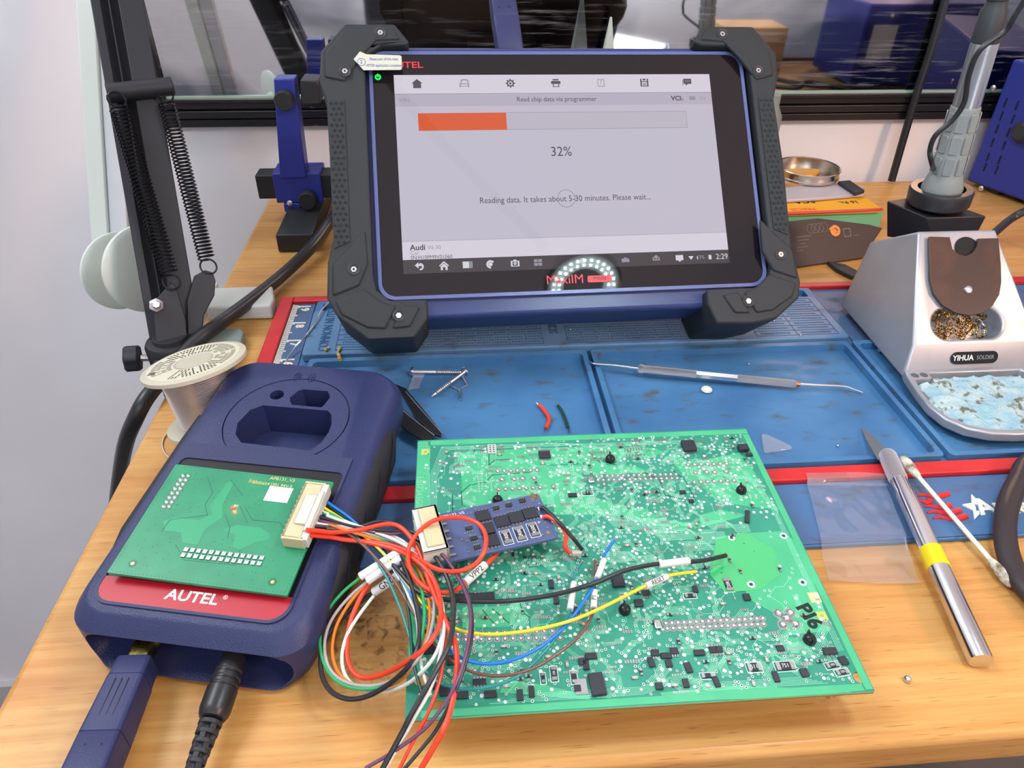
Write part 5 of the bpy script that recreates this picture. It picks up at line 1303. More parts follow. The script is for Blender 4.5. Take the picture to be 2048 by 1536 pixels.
for zz, h_, rr2 in ((.017, .0125, .0107), (.0320, .0125, .0103), (.047, .0125, .0100)):
    for k in range(8):
        a = k*math.pi/4+.2
        Mk = Mi @ Matrix.Rotation(a, 4, 'Z')
        bb = nb(); prm = rrect(-.0030, .0030, zz, zz+h_, .0012, 4)
        l1 = [Mk @ V((rr2-.0002, x, z)) for x, z in prm]; l2 = [Mk @ V((rr2+.0006, x*.94, zz+h_/2+(z-zz-h_/2)*.95)) for x, z in prm]
        rings(bb, [l1, l2]); build('grip_pad', bb, GRYR, gr, world=True)
b = nb(); lathe(b, [(.0088, .060), (.0084, Li-.016), (.0082, Li-.0145)], 40, Mi); build('barrel', b, mk('iron_silver', (172, 178, 184), 0.28, 0.8), I_, world=True)
b = nb(); lathe(b, [(.0080, Li-.0150), (.0088, Li-.0140), (.0082, Li+.004), (.0068, Li+.006), (.0062, Li+.010), (.0070, Li+.0105), (.0068, Li+.015), (.0060, Li+.016), (.0055, Li+.040)], 32, Mi); build('strain_relief', b, BLACKP, I_, world=True)
b = nb()
tube(b, [IB+ax*.035, IB+ax*.08+V((.02, -.02, 0)), q(2075, 0, .45)+V((0, 0, .03)), q(2034, 25, .455), q(2010, 62, .458), q(1960, 100, .460), q(1938, 150, .462), q(1928, 205, .464), q(1905, 240, .466), q(1872, 270, .468), q(1860, 300, .469), q(1864, 328, .472), q(1872, 352, .520), q(1860, 372, .56)], .0017, 10, k=8); build('cord', b, BLACKC, I_, world=True)

# ================================================================== black spring arm clamped to the desk
BA = mk('arm_black', (28, 30, 36), 0.55, bump=(800, 0.05, 0.0002))
P0 = aty(352, 680, .455); P1 = aty(222, -70, .60)
Z = root('spring_arm', 'black metal boom arm with two long coil springs clamped at the left desk edge', 'boom arm', Matrix.Translation((P0.x, P0.y, 0.0)))
d = (P1-P0).normalized(); camd = (CP-P0); camd = (camd-d*camd.dot(d)).normalized(); sx = d.cross(camd)
if sx.x < 0: sx = -sx
BF = frame(P0, sx, d); 
if BF.to_3x3().col[2].dot(camd) < 0: BF = frame(P0, sx, d); 
ln = (P1-P0).length
fz = 1 if BF.to_3x3().col[2].dot(camd) > 0 else -1
b = nb(); W2 = .0165
box(b, -W2, W2, 0, ln, -.007*fz, -.005*fz, BF)
box(b, -W2, -W2+.006, 0, ln, -.005*fz, .007*fz, BF); box(b, .0005, W2, 0, ln, -.005*fz, .007*fz, BF)
box(b, -.0060, -.0045, 0, ln, -.005*fz, .004*fz, BF)
build('arm_channel', b, BA, Z, world=True, bevel=.0006)
def bloc(u, v, off=0):   # point on the arm's front plane (+off towards the camera)
    n_ = BF.to_3x3().col[2]*fz; return onpl(u, v, P0+n_*(.007+off), n_)
c1, c2 = bloc(214, 186, .004), bloc(346, 172, .004)
b = nb(); rod(b, c1, c2, .0062, 20); build('cross_rod', b, BA, Z, world=True, bevel=.0008)
def spring(pa, pb, turns, r, wr, name='coil_spring'):
    M_, l = axisM(pa, pb); b = nb(); pts = []; n = int(turns*10)
    for i in range(n+1):
        a = 2*math.pi*i/10; pts.append(M_ @ V((r*math.cos(a), r*math.sin(a), l*i/n)))
    tube(b, pts, wr, 5, spline=False)
    for P, q, s_ in ((pa, pb, -1), (pb, pa, -1)):
        dd = (P-q).normalized(); side = BF.to_3x3().col[0]
        rp = [P + dd*(.0055-.0055*math.cos(t_)) + side*(.0055*math.sin(t_)) for t_ in [k*math.pi/8 for k in range(17)]]
        tube(b, rp, wr, 6, spline=False)
    return build(name, b, mk('spring_black', (34, 34, 38), 0.25, 0.6), Z, world=True)
spring(bloc(238, 215, .012), bloc(338, 548, .012), 44, .0061, .00065)
spring(bloc(333, 205, .004), bloc(413, 518, .004), 44, .0054, .00065)
# lower brackets
n_ = BF.to_3x3().col[2]*fz
def slab(px, off, th, m, name, bev=.0006, parent=Z):
    pts = [bloc(u, v, off) for u, v in px]
    b = nb(); rings(b, [pts, [p-n_*th for p in pts]], True, True); return build(name, b, m, parent, world=True, bevel=bev)
slab([(306, 605), (342, 565), (352, 572), (372, 640), (376, 700), (312, 700)], .010, .004, BA, 'lower_bracket')
slab([(388, 552), (410, 540), (426, 545), (431, 562), (429, 590), (408, 630), (400, 700), (376, 700), (374, 600)], .004, .004, BA, 'lower_bracket')
b = nb(); p = bloc(313, 611, .011); lathe(b, [(.0052, 0), (.0050, .0022), (.0028, .0036), (.0026, .006), (.0008, .0062)], 6, axisM(p, p+n_*.01)[0]); build('bolt', b, STEEL, Z, world=True, bevel=.0003)
cb = aty(348, 700, .445)
b = nb(); lathe(b, [(.0175, .0006-cb.z), (.0178, .006), (.0165, .0085), (.0120, .0090), (.0115, .012)], 32, Matrix.Translation(cb)); build('collar', b, BA, Z, world=True)
kb0 = aty(250, 718, .440); kb1 = aty(281, 716, .442); kb2 = aty(312, 716, .445)
b = nb(); Mk, lk = axisM(kb0, kb1)
loops = []
for rr2, zz in ((.0080, 0), (.0092, .0012), (.0092, lk-.0012), (.0080, lk)):
    loops.append([Mk @ V((rr2*(1+.07*math.cos(6*a))*math.cos(a), rr2*(1+.07*math.cos(6*a))*math.sin(a), zz)) for a in [2*math.pi*i/48 for i in range(48)]])
rings(b, loops, True, True); kn = build('clamp_knob', b, BA, Z, world=True)
b = nb(); rod(b, kb1, kb2, .0024, 12); build('knob_screw', b, STEEL, kn, world=True)
build('desk_clamp', boxm(DX0-.012, DX0+.018, .425, .465, -.052, -.0225), BA, Z, world=True, bevel=.001)
build('desk_clamp_jaw', boxm(DX0-.012, DX0-.0003, .425, .465, -.030, .010), BA, Z, world=True, bevel=.001)

# thick black cable running over the desk and down its left edge
b = nb(); tube(b, [atz(735, 345, .024), atz(690, 400, .018), atz(662, 440, .016), atz(625, 492, .0135), atz(565, 550, .0090), atz(495, 606, .0130), atz(432, 652, .0180), atz(385, 690, .0150), atz(330, 752, .0080), atz(294, 795, .0060), atz(272, 835, -.004), atz(252, 885, -.03), atz(238, 960, -.09), atz(225, 1060, -.20)], .0052, 12, k=8)
tag(build('black_cable', b, BLACKC), 'thick black power cable curving over the desk behind the solder spool', 'cable')

# ================================================================== white ring lamp (arm at the left, head above the board)
LW = mk('lamp_white', (206, 214, 204), 0.4)
La, Lb = aty(222, 585, .560), aty(183, -60, .665)
LL = root('ring_lamp', 'pale white folding lamp arm with round hinge discs behind the black boom arm', 'lamp', Matrix.Translation((La.x, La.y, 0)))
d2 = (Lb-La).normalized(); sx2 = V((1, 0, 0)); sx2 = (sx2-d2*sx2.dot(d2)).normalized(); LFm = frame(La, sx2, d2)
b = nb(); 
fz2 = 1 if LFm.to_3x3().col[2].y < 0 else -1
box(b, -.010, .0045, -.004, .33, -.008, .008, LFm); 
build('lower_arm', b, LW, LL, world=True, bevel=.0015)
b = nb(); box(b, .0045, .019, .004, .33, -.006, .006, LFm); build('lower_arm_cover', b, mk('lamp_white_shade', (196, 200, 204), 0.5), LL, world=True, bevel=.001)
def disc(cx, r, th, dirn, nm='hinge_disc'):
    M_, _ = axisM(cx-dirn*th/2, cx+dirn*th/2); b = nb(); lathe(b, [(r*.90, 0), (r, th*.3), (r, th*.7), (r*.90, th)], 48, M_); return build(nm, b, LW, LL, world=True)
dn = V((.80, -.60, .10)).normalized()
disc(aty(292, 537, .520), .0335, .007, dn); disc(aty(240, 542, .555), .0315, .006, dn)
b = nb(); rod(b, aty(292, 537, .520), aty(240, 542, .555), .008, 20); build('hinge_pin', b, LW, LL, world=True)
b = nb(); rod(b, V((-.235, .535, -.03)), V((-.237, .537, .012)), .010, 20); box(b, -.250, -.180, .52, .55, -.034, -.0225); box(b, -.250, -.1985, .52, .55, -.034, .006); build('desk_clamp', b, LW, LL, world=True)
# head: ring of light emitting diodes found where the screen mirrors it
hc = V((.2000, .1745, .450))
HCN = hc
LT = LFm @ V((0, .33, 0))  # elbow above the picture
b = nb(); tube(b, [LT, LT+V((.02, -.03, .10)), V((-.12, .52, .56)), V((-.02, .36, .57)), hc+V((-.05, .04, .03))], .008, 12); build('upper_arm', b, LW, LL, world=True)
hr = V((.0, 0, 0))
b = nb(); lathe(b, [(.027, 0), (.048, 0), (.052, .004), (.052, .014), (.046, .020), (.028, .020), (.025, .014), (.025, .004), (.027, 0)], 64, Matrix.Translation(hc), cap=False); build('lamp_head', b, LW, LL, world=True)
b = nb()
for R_, n in ((.0330, 24), (.0400, 28)):
    for k in range(n):
        a = 2*math.pi*(k+.5)/n; box(b, -.0010, .0010, -.0010, .0010, -.0010, -.0001, Matrix.Translation(hc+V((R_*math.cos(a), R_*math.sin(a), 0))))
lm = mk('white_leds', (255, 255, 255), 0.4, emit=((222, 244, 255), 1900.0))
tag(build('light_diodes', b, lm, LL, world=True, smooth=False), None)

# ================================================================== blue board clamp behind the tablet
HB = mk('holder_blue', (38, 50, 138), 0.4); 
hy = .690
J = root('board_clamp', 'blue upright circuit board clamp with black knobs on black bars, left of the tablet', 'clamp', (aty(590, 380, hy).x, hy, 0))
b = nb(); f0 = atz(594, 505, 0)
build('base_bar', boxm(f0.x-.0165, f0.x+.0165, f0.y, f0.y+.150, .0006, .0175), mk('clamp_black', (34, 36, 38), 0.5), J, world=True, bevel=.0012)
zc = aty(590, 370, hy).z
xl, xr = aty(515, 370, hy).x, aty(760, 365, hy).x
build('cross_bar', boxm(xl, xr, hy-.004, hy+.018, zc-.012, zc+.011), MATS['clamp_black'], J, world=True, bevel=.001)
xs0, xs1 = aty(549, 380, hy-.008).x, aty(644, 380, hy-.008).x
sl_ = build('sliding_sleeve', boxm(xs0, xs1, hy-.008, hy+.024, zc-.015, zc+.014), HB, J, world=True, bevel=.001)
build('sleeve_tab', boxm(xs0+.006, xs0+.022, hy-.0088, hy-.0010, zc-.024, zc-.0152), HB, J, world=True, bevel=.001)
def qd(pxs, y0, y1, m, nm, bev=.001):
    f = [aty(u, v, y0) for u, v in pxs]; g_ = [p+V((0, y1-y0, 0)) for p in f]; b = nb(); rings(b, [f, g_], True, True); return build(nm, b, m, J, world=True, bevel=bev)
qd([(547, 158), (588, 158), (613, 356), (560, 358)], hy-.010, hy+.008, HB, 'post')
b = nb(); p = aty(571, 197, hy-.011); lathe(b, [(.0080, 0), (.0086, .002), (.0086, .009), (.0076, .011)], 24, axisM(p, p+V((0, -1, 0)))[0]); build('knob', b, MATS['clamp_black'], J, world=True)
b = nb(); p = aty(617, 395, hy-.009); lathe(b, [(.0080, 0), (.0086, .002), (.0086, .009), (.0076, .011)], 24, axisM(p, p+V((0, -1, 0)))[0]); build('knob', b, MATS['clamp_black'], J, world=True)
b = nb(); p = aty(580, 406, hy-.009); lathe(b, [(.0030, 0), (.0028, .001), (.0012, .0016)], 14, axisM(p, p+V((0, -1, 0)))[0]); build('screw', b, STEEL, J, world=True)
j = qd([(600, 160), (634, 162), (640, 172), (640, 208), (602, 210)], hy-.016, hy+.010, MATS['clamp_black'], 'jaw')

# white plastic block, grey lid, solder spool
def bx(name, px, z0, z1, m, lab, cat, bev=.0015):
    pts = [atz(u, v, z1) for u, v in px]; b = nb(); rings(b, [[V((p.x, p.y, z0)) for p in pts], pts], True, True)
    return tag(build(name, b, m, bevel=bev, seg=3), lab, cat)
bx('white_block', [(405, 575), (545, 571), (548, 596), (541, 610), (412, 614)], .0005, .0130, mk('white_block', (212, 214, 206), 0.4), 'white plastic block lying on the desk behind the black boom arm', 'plastic block', .002)
bx('grey_block', [(425, 656), (482, 655), (488, 663), (476, 700), (462, 716), (405, 712), (400, 690)], .0005, .0100, mk('grey_lid', (118, 130, 124), 0.5), 'grey green rounded plastic block tucked behind the solder spool', 'plastic block', .002)
vd = ray(387, 722).normalized()
sn = (-vd*.43 + (RT*-.42+UP*.91)*.90).normalized()
sn = (sn+V((0.06, 0, 0))).normalized()
STc = atz(387, 722, .0505)
sa = V((1, 0, 0)); sa = (sa-sn*sa.dot(sn)).normalized()
SPM = frame(STc-sn*.0409, sa, sn.cross(sa)) @ Matrix.Diagonal((.93, .93, .93, 1))
SPL = root('solder_spool', 'white spool wound with shiny solder wire, printed label on its tilted top', 'spool', SPM)
SPW = mk('spool_plastic', (188, 184, 164), 0.45)
b = nb(); lathe(b, [(.0285, 0), (.0305, .0006), (.0305, .0030), (.0285, .0036), (.012, .0038)], 56); build('bottom_flange', b, SPW, SPL)
b = nb(); lathe(b, [(.012, .0400), (.0300, .0402), (.0322, .0408), (.0322, .0432), (.0300, .0440), (.012, .0440)], 56); build('top_flange', b, SPW, SPL)
prof = [(.0205, .0036)]
for k in range(27): prof += [(.0205+.0035*abs(math.sin(k*.09+.3))*0+.0016*(k/27), .0042+k*.00133), (.0217+.0016*(k/27), .0042+k*.00133+.00066)]
prof += [(.0222, .0402)]
b = nb(); lathe(b, prof, 56); build('solder_winding', b, mk('solder_wire', (226, 220, 216), 0.32, 1.0), SPL, ang=80)
lb = holed(circ(0, 0, .0285, 56), [circ(0, 0, .0125, 40)], .0440, .04415); lab_ = build('label', lb, mk('label_cream', (204, 202, 178), 0.55), SPL, smooth=False)
b = nb(); lathe(b, [(.0118, .0438), (.0118, .0443), (.0095, .0436)], 40); build('hub', b, mk('spool_hub', (176, 170, 164), 0.4), SPL)
b = nb(); rr3 = random.Random(2)
for ring in range(4):
    R_ = .0150+ring*.0032
    a = 0
    while a < 360:
        if rr3.random() < .82 and not (200 < a < 232):
            aa = rad(a); Mx = Matrix.Rotation(rad(20), 4, 'Z') @ Matrix.Rotation(aa, 4, 'Z') @ Matrix.Translation((R_, 0, .04416))
            box(b, -.0014, .0014, -.00042, .00042, 0, .00005, Mx)
        a += 5.2*.015/R_*1.6
for k in range(7): box(b, -.0250+k*.0007-.00018, -.0250+k*.0007+.00018*(1+k % 2), -.0125, -.0085, .04416, .04421)
build('label_print', b, mk('label_ink', (58, 54, 50), 0.6), lab_, smooth=False)
b = nb(); c0 = STc-sn*.041
tube(b, [V((c0.x-.034*math.cos(rad(a)), c0.y-.030*math.sin(rad(a)), .0008)) for a in (-20, 10, 40, 70, 100)], .0005, 6); build('loose_wire', b, MATS['solder_wire'], SPL, world=True)
b = nb(); tube(b, [atz(572, 722, .0055), atz(590, 695, .008), atz(606, 678, .0110), atz(628, 650, .0113), atz(637, 632, .0125), atz(645, 618, .0125), atz(662, 600, .0125)], .0006, 6)
tag(build('solder_strand', b, SOLDER), 'thin silver strand of solder wire crossing the corner of the blue mat', 'solder wire')

# ================================================================== desk back right: cards, lid, module, blue station
YEL = mk('card_yellow', (228, 164, 40), 0.5); 
c_ = [atz(u, v, .0215) for u, v in ((1540, 405), (1729, 392), (1766, 419), (1540, 428))]
BX = root('blade_package', 'yellow and green scalpel blade pack with upside-down printing, under the jar lid', 'package', Matrix.Translation((c_[1].x, c_[1].y, .0)))
b = nb(); rings(b, [[V((p.x, p.y, .0186)) for p in c_], c_], True, True); yc = build('yellow_card', b, YEL, BX, world=True)
g_ = [atz(u, v, .0185) for u, v in ((1540, 404), (1728, 393), (1768, 421), (1540, 432))]
b = nb(); rings(b, [[V((p.x, p.y, .0006)) for p in g_], g_], True, True); build('green_box', b, mk('mint_green', (120, 196, 156), 0.45), BX, world=True)
r_ = [atz(u, v, .0217) for u, v in ((1540, 425), (1764, 416), (1768, 420), (1540, 430))]
b = nb(); rings(b, [[V((p.x, p.y, .0214)) for p in r_], r_], True, True); build('red_stripe', b, MRED, BX, world=True)
iv = WM[BX.name].inverted()
for s_, u, v, sz, m_ in (('16 Pc.', 1697, 404, .0085, BLACKI), ('SCA', 1608, 403, .0120, BLACKI), ('PRECIS', 1606, 418, .0085, mk('orange_print', (214, 96, 50), 0.5))):
    p = atz(u, v, .0217); text('lettering', s_, sz, m_, BX, 0, 0, 0, M=iv @ Matrix.Translation((p.x, p.y, .0216)) @ Matrix.Rotation(rad(180+4), 4, 'Z'), ex=.00006, off=.0002)
bx('grey_pouch', [(1540, 378), (1640, 366), (1700, 366), (1726, 372), (1728, 388), (1640, 396), (1540, 402)], .0222, .0252, mk('pouch_grey', (184, 176, 182), 0.25, spec=.6), 'pale grey glossy plastic pouch between the jar lid and the yellow card', 'pouch', .0008)
bx('black_clip', [(1676, 362), (1700, 360), (1730, 380), (1712, 386)], .0256, .0290, BLACKP, 'small black clip lying on the grey pouch', 'clip', .0008)
lc = atz(1612, 352, .0256)
LD = root('jar_lid', 'upturned metal jar lid holding amber flux, on the grey pouch', 'jar lid', Matrix.Translation(lc))
b = nb(); lathe(b, [(.030, 0), (.0325, .0008), (.0330, .0026), (.0318, .0036), (.0322, .0085), (.0330, .0100), (.0322, .0108), (.0310, .0100), (.0308, .0020), (.0001, .0016)], 64); build('rim', b, mk('lid_metal', (206, 196, 184), 0.25, 1.0), LD)
b = nb(); pts = [(.018*math.cos(a)*(1+.25*math.sin(3*a)), .013*math.sin(a)*(1+.2*math.cos(2*a))) for a in [k*math.pi/12 for k in range(24)]]
prism(b, pts, .0016, .0052); b.transform(Matrix.Translation((-.004, .0, 0))); build('flux', b, mk('amber_flux', (232, 160, 30), 0.15, trans=.25, spec=.6), LD, bevel=.0012)
# dark control module
m0, m1 = atz(1592, 536, .0012), atz(1722, 518, .0012)
xd = (m1-m0).normalized(); tl = rad(38); upd = V((0, 0, 1))*math.cos(tl)+V((0, 0, 1)).cross(xd)*math.sin(tl)
if upd.y < 0: upd = V((0, 0, 1))*math.cos(tl)-V((0, 0, 1)).cross(xd)*math.sin(tl)
MM_ = frame(m0, xd, upd); mnr = MM_.to_3x3().col[2]
MO = root('control_module', 'dark brown control unit with four linked rings printed on its label', 'control unit', MM_)
def MP(u, v):
    p = MM_.inverted() @ onpl(u, v, m0, mnr); return p.x, p.y
out = [MP(*p) for p in ((1592, 535), (1725, 517), (1766, 456), (1740, 449), (1637, 436), (1572, 443), (1574, 470), (1580, 500))]
mm_ = build('housing', prismm(out, -.014, 0), mk('module_brown', (62, 48, 46), 0.42), MO, bevel=.0008)
b = nb()
for k in range(4):
    x, y = MP(1621+k*8.6, 458-k*.9); rr4 = .0042
    pts = [V((x+rr4*math.cos(a), y+rr4*math.sin(a), .0002)) for a in [q_*math.pi/10 for q_ in range(21)]]
    tube(b, pts, .00035, 5, spline=False)
build('rings_logo', b, mk('pale_print', (120, 104, 98), 0.5), mm_)
x, y = MP(1669, 462); b = nb(); lathe(b, [(.0058, 0), (.0052, .0012), (.0026, .0012), (.0020, .0002)], 24, Matrix.Translation((x, y, 0))); build('brass_bushing', b, mk('copper_bushing', (206, 140, 84), 0.35, .8), MO)
for u, v, wq, hq in ((1640, 455, .0, 0), (1694, 465, .004, .004)):
    if wq: x, y = MP(u, v); build('label_symbol', holed(rrect(x-wq, x+wq, y-hq, y+hq, .001, 2), [rrect(x-wq*.8, x+wq*.8, y-hq*.8, y+hq*.8, .001, 2)], .0, .0002), MATS['pale_print'], mm_)
b = nb()
for i, (u, v) in enumerate(((1607, 473), (1606, 480), (1605, 487), (1604, 494), (1600, 501), (1713, 470))):
    x, y = MP(u, v); l = (.016, .012, .006, .012, .007, .006)[i]; box(b, x-l/2, x+l/2, y-.0007, y+.0007, 0, .00015)
build('label_print', b, mk('faint_print', (92, 78, 72), 0.5), mm_, smooth=False)
bx('dark_strip', [(1655, 522), (1690, 528), (1724, 545), (1706, 553), (1672, 536)], .0005, .0040, BLACKP, 'short dark plastic strip lying in front of the control unit', 'plastic strip', .0006)
# blue bench station at the right edge
o0 = V((.580, .755, .0)); dv = V((.35, -.94, 0)).normalized(); du = V((dv.y*-1, dv.x, 0))
ST = frame(o0, du, V((0, 0, 1)).cross(du))      # local x to the right, local -y towards the viewer
SB_ = root('blue_station', 'blue metal bench power station with slotted left side at the right edge', 'power station', ST)
BLM = mk('station_blue', (40, 52, 134), 0.4, bump=(900, 0.05, 0.0002))
hgt = aty(2000, 118, .756).z
ss = build('case', boxm(0, .085, -.26, 0, .006, hgt), BLM, SB_, bevel=.003, seg=3)
def SPt(u, v):
    p = ST.inverted() @ onpl(u, v, o0, du); return p.y, p.z
b = nb()
for u, v in ((2011, 205), (2003, 232), (1994, 258), (1985, 285), (1976, 314), (1970, 334)): 
    for kk, dx in enumerate((0, 23)):
        y, z = SPt(u+dx, v+6*kk); box(b, -.0006, .0004, y-.0008, y+.0008, z-.0045, z+.0045)
build('vent_slot', b, mk('slot_dark', (14, 16, 36), 0.6), ss, smooth=False)
tag(bpy.data.objects['vent_slot'], kind='stuff')
for u, v in ((1987, 176), (1963, 377), (2120, 250)):
    y, z = SPt(u, v); b = nb(); lathe(b, [(.0032, 0), (.0030, .0010), (.0012, .0020)], 16, Matrix.Translation((-.0002, y, z)) @ Matrix.Rotation(rad(-90), 4, 'Y')); build('screw', b, STEEL, SB_)
y, z = SPt(2052, 262); b = nb(); lathe(b, [(.010, 0), (.0105, .008), (.0075, .011)], 8, Matrix.Translation((-.0002, y, z)) @ Matrix.Rotation(rad(-90), 4, 'Y')); build('knob', b, BLACKP, SB_)
for yy in (-.03, -.23):
    build('foot', boxm(.008, .022, yy-.006, yy+.006, .0003, .006), BLACKP, SB_); build('foot', boxm(.062, .076, yy-.006, yy+.006, .0003, .006), BLACKP, SB_)
b = nb(); tube(b, [aty(1900, -40, .775), aty(1885, 20, .774), aty(1862, 100, .773), aty(1836, 180, .772), aty(1812, 260, .770), aty(1792, 330, .768), aty(1783, 362, .766)], .0042, 10, k=6)
tag(build('hanging_cable', b, BLACKC), 'straight thick black cable hanging down in front of the mirror', 'cable')
b = nb(); tube(b, [V((.92, .45, .006)), V((.74, .455, .006)), V((.62, .49, .02)), atz(2105, 404, .05), atz(2060, 418, .055), aty(2025, 436, .55), aty(2000, 456, .535), aty(1980, 474, .52)], .0034, 10, k=6)
tag(build('curved_cable', b, BLACKC), 'glossy black cable curving down behind the silver iron holder', 'cable')
b = nb(); tube(b, [V((.92, .385, .0062)), V((.75, .385, .0062)), V((.60, .36, .0062)), V((.52, .31, .0105)), V((.44, .293, .0130)), V((.385, .296, .0130)), atz(2075, 915, .0125), atz(2036, 965, .0115), atz(2014, 1020, .0115), atz(2011, 1080, .0085), atz(2026, 1135, .0062), atz(2054, 1178, .0062), atz(2095, 1215, .0062), atz(2150, 1250, .0062), V((.33, .172, .0062)), V((.38, .160, .0062)), V((.46, .152, .0062)), V((.55, .152, .0062)), V((.94, .152, .0062))], .0056, 12, k=8, flat=.75)
tag(build('looped_cable', b, mk('cable_brownblack', (48, 40, 42), 0.45)), 'thick dark cable looping in from the right over the mat lettering', 'cable')
p = aty(1549, 232, .70); b = nb(); lathe(b, [(.010, .0005), (.011, .02), (.011, p.z), (.006, p.z+.01), (.006, p.z+.02)], 20, Matrix.Translation((p.x-.004, .70, 0)))
tag(build('grey_bottle', b, mk('bottle_grey', (128, 134, 128), 0.4)), 'small grey bottle standing just behind the right edge of the tablet', 'bottle')
a_ = aty(1222, 34, .70); bl_ = aty(1190, 95, .70); br_ = aty(1250, 95, .70)
b = nb(); lathe(b, [(.034, .0005), (.034, .003), (.0012, a_.z)], 4, Matrix.Translation((a_.x, .70, 0)) @ Matrix.Rotation(rad(45), 4, 'Z'))
tag(build('pale_cone', b, mk('pale_cone', (178, 190, 180), 0.5)), 'pale grey pointed cone rising above the top edge of the tablet', 'cone')

# navy plug in the top edge of the tablet
pt = TM.inverted() @ onpl(1020, 93, TO-TM.to_3x3().col[2]*.020, TM.to_3x3().col[2])
pe = TM.inverted() @ onpl(1003, -20, TO-TM.to_3x3().col[2]*.020, TM.to_3x3().col[2])
py = TM @ V((pt.x, .0906, -.020)); pdir = ((TM @ V((pe.x, pe.y, -.020)))-(TM @ V((pt.x, pt.y, -.020)))).normalized()
TU = root('usb_plug_cable', 'navy blue square plug and cord sticking up from the top edge of the tablet', 'cable', frame(py, pdir.cross(TM.to_3x3().col[2]), pdir))
b = nb(); rings(b, [[V((x, y, z)) for x, z in rrect(-w_, w_, -h_, h_, .0018, 4)] for y, w_, h_ in ((.0004, .0084, .0062), (.0014, .0090, .0066), (.030, .0092, .0072), (.030, .0090, .0070), (.0305, .0092, .0072), (.052, .0086, .0066), (.056, .005, .004))]); ph = build('plug_housing', b, PLUGN, TU)
zf = 1 if TU.matrix_world.to_3x3().col[2].dot(TM.to_3x3().col[2]) > 0 else -1
b = nb()
for x, y in ((-.0040, .036), (.0030, .036), (-.0036, .046), (.0034, .046)): lathe(b, [(.0006, .0068*zf), (.0006, .0073*zf)], 10, Matrix.Translation((x, y, 0)))
build('housing_dimple', b, MATS['groove_dark'], ph)
b = nb(); tube(b, [V((0, .054, 0)), V((0, .08, 0)), V((.01, .12, -.01)), V((.05, .17, -.06))], .0024, 10); build('cord', b, MATS['navy_cord'], TU)

# ================================================================== small things on the mat and the desk
TF = .0034   # tray floor
def machine_screw(uh, vh, ut, vt, lab, zh=.0066, zt=.0050):
    A_, B_ = atz(uh, vh, zh), atz(ut, vt, zt); M_, l = axisM(A_, B_)
    r = root('long_screw', lab, 'screw', Matrix.Translation((A_.x, A_.y, TF)))
    b = nb(); lathe(b, [(.0012, -.0018), (.0030, -.0010), (.0034, .0), (.0034, .0006)], 20, M_); build('head', b, STEEL, r, world=True)
    b = nb(); pr = [(.0013, .0005), (.0013, l*.45)]; z = l*.45
    while z < l-.0035: pr += [(.0011, z), (.0018, z+.0006), (.0011, z+.0012)]; z += .0015
    pr += [(.0010, l-.003), (.0002, l)]; lathe(b, pr, 14, M_); build('threaded_shank', b, STEEL, r, world=True, ang=20)
    return r
machine_screw(825, 743, 930, 745, 'silver screw lying sideways, its head by the navy programmer')
machine_screw(930, 743, 863, 793, 'silver screw lying diagonally with its head on the tip of the other screw', .0100, .0050)
b = nb(); tube(b, [atz(900, 770, .005), atz(917, 779, .0042), atz(935, 770, .0042), atz(925, 753, .0044), atz(918, 750, .006)], .0005, 6, spline=False); rod(b, atz(920, 779, .0042), atz(921, 799, .0042), .0008, 8)
tag(build('bent_pin', b, STEEL), 'small bent wire pin lying beneath the diagonal screw', 'pin')
BAG = bpy.data.materials.new('bag_film'); BAG.use_nodes = True; nt = BAG.node_tree; N = nt.nodes; L = nt.links
tr = N.new('ShaderNodeBsdfTransparent'); tr.inputs[0].default_value = (.95, .95, .965, 1); gs = N.new('ShaderNodeBsdfGlossy'); gs.inputs['Roughness'].default_value = .12
fr = N.new('ShaderNodeFresnel'); fr.inputs['IOR'].default_value = 1.55; mx = N.new('ShaderNodeMixShader'); mr = N.new('ShaderNodeMath'); mr.operation = 'MULTIPLY_ADD'; mr.inputs[1].default_value = 1.3; mr.inputs[2].default_value = .02
ge = N.new('ShaderNodeNewGeometry'); iv2 = N.new('ShaderNodeMath'); iv2.operation = 'SUBTRACT'; iv2.inputs[0].default_value = 1.0; m4_ = N.new('ShaderNodeMath'); m4_.operation = 'MULTIPLY'
L.new(ge.outputs['Backfacing'], iv2.inputs[1]); L.new(fr.outputs[0], mr.inputs[0]); L.new(mr.outputs[0], m4_.inputs[0]); L.new(iv2.outputs[0], m4_.inputs[1]); L.new(m4_.outputs[0], mx.inputs[0]); L.new(tr.outputs[0], mx.inputs[1]); L.new(gs.outputs[0], mx.inputs[2]); df = N.new('ShaderNodeBsdfDiffuse'); df.inputs[0].default_value = (.8, .8, .84, 1); mz = N.new('ShaderNodeMixShader'); mz.inputs[0].default_value = .055
L.new(mx.outputs[0], mz.inputs[1]); L.new(df.outputs[0], mz.inputs[2]); L.new(mz.outputs[0], N['Material Output'].inputs['Surface'])
CLR = BAG.copy(); CLR.name = 'clear_plastic'
for n_c in CLR.node_tree.nodes:
    if n_c.type == 'MIX_SHADER' and not n_c.inputs[0].is_linked: n_c.inputs[0].default_value = .10
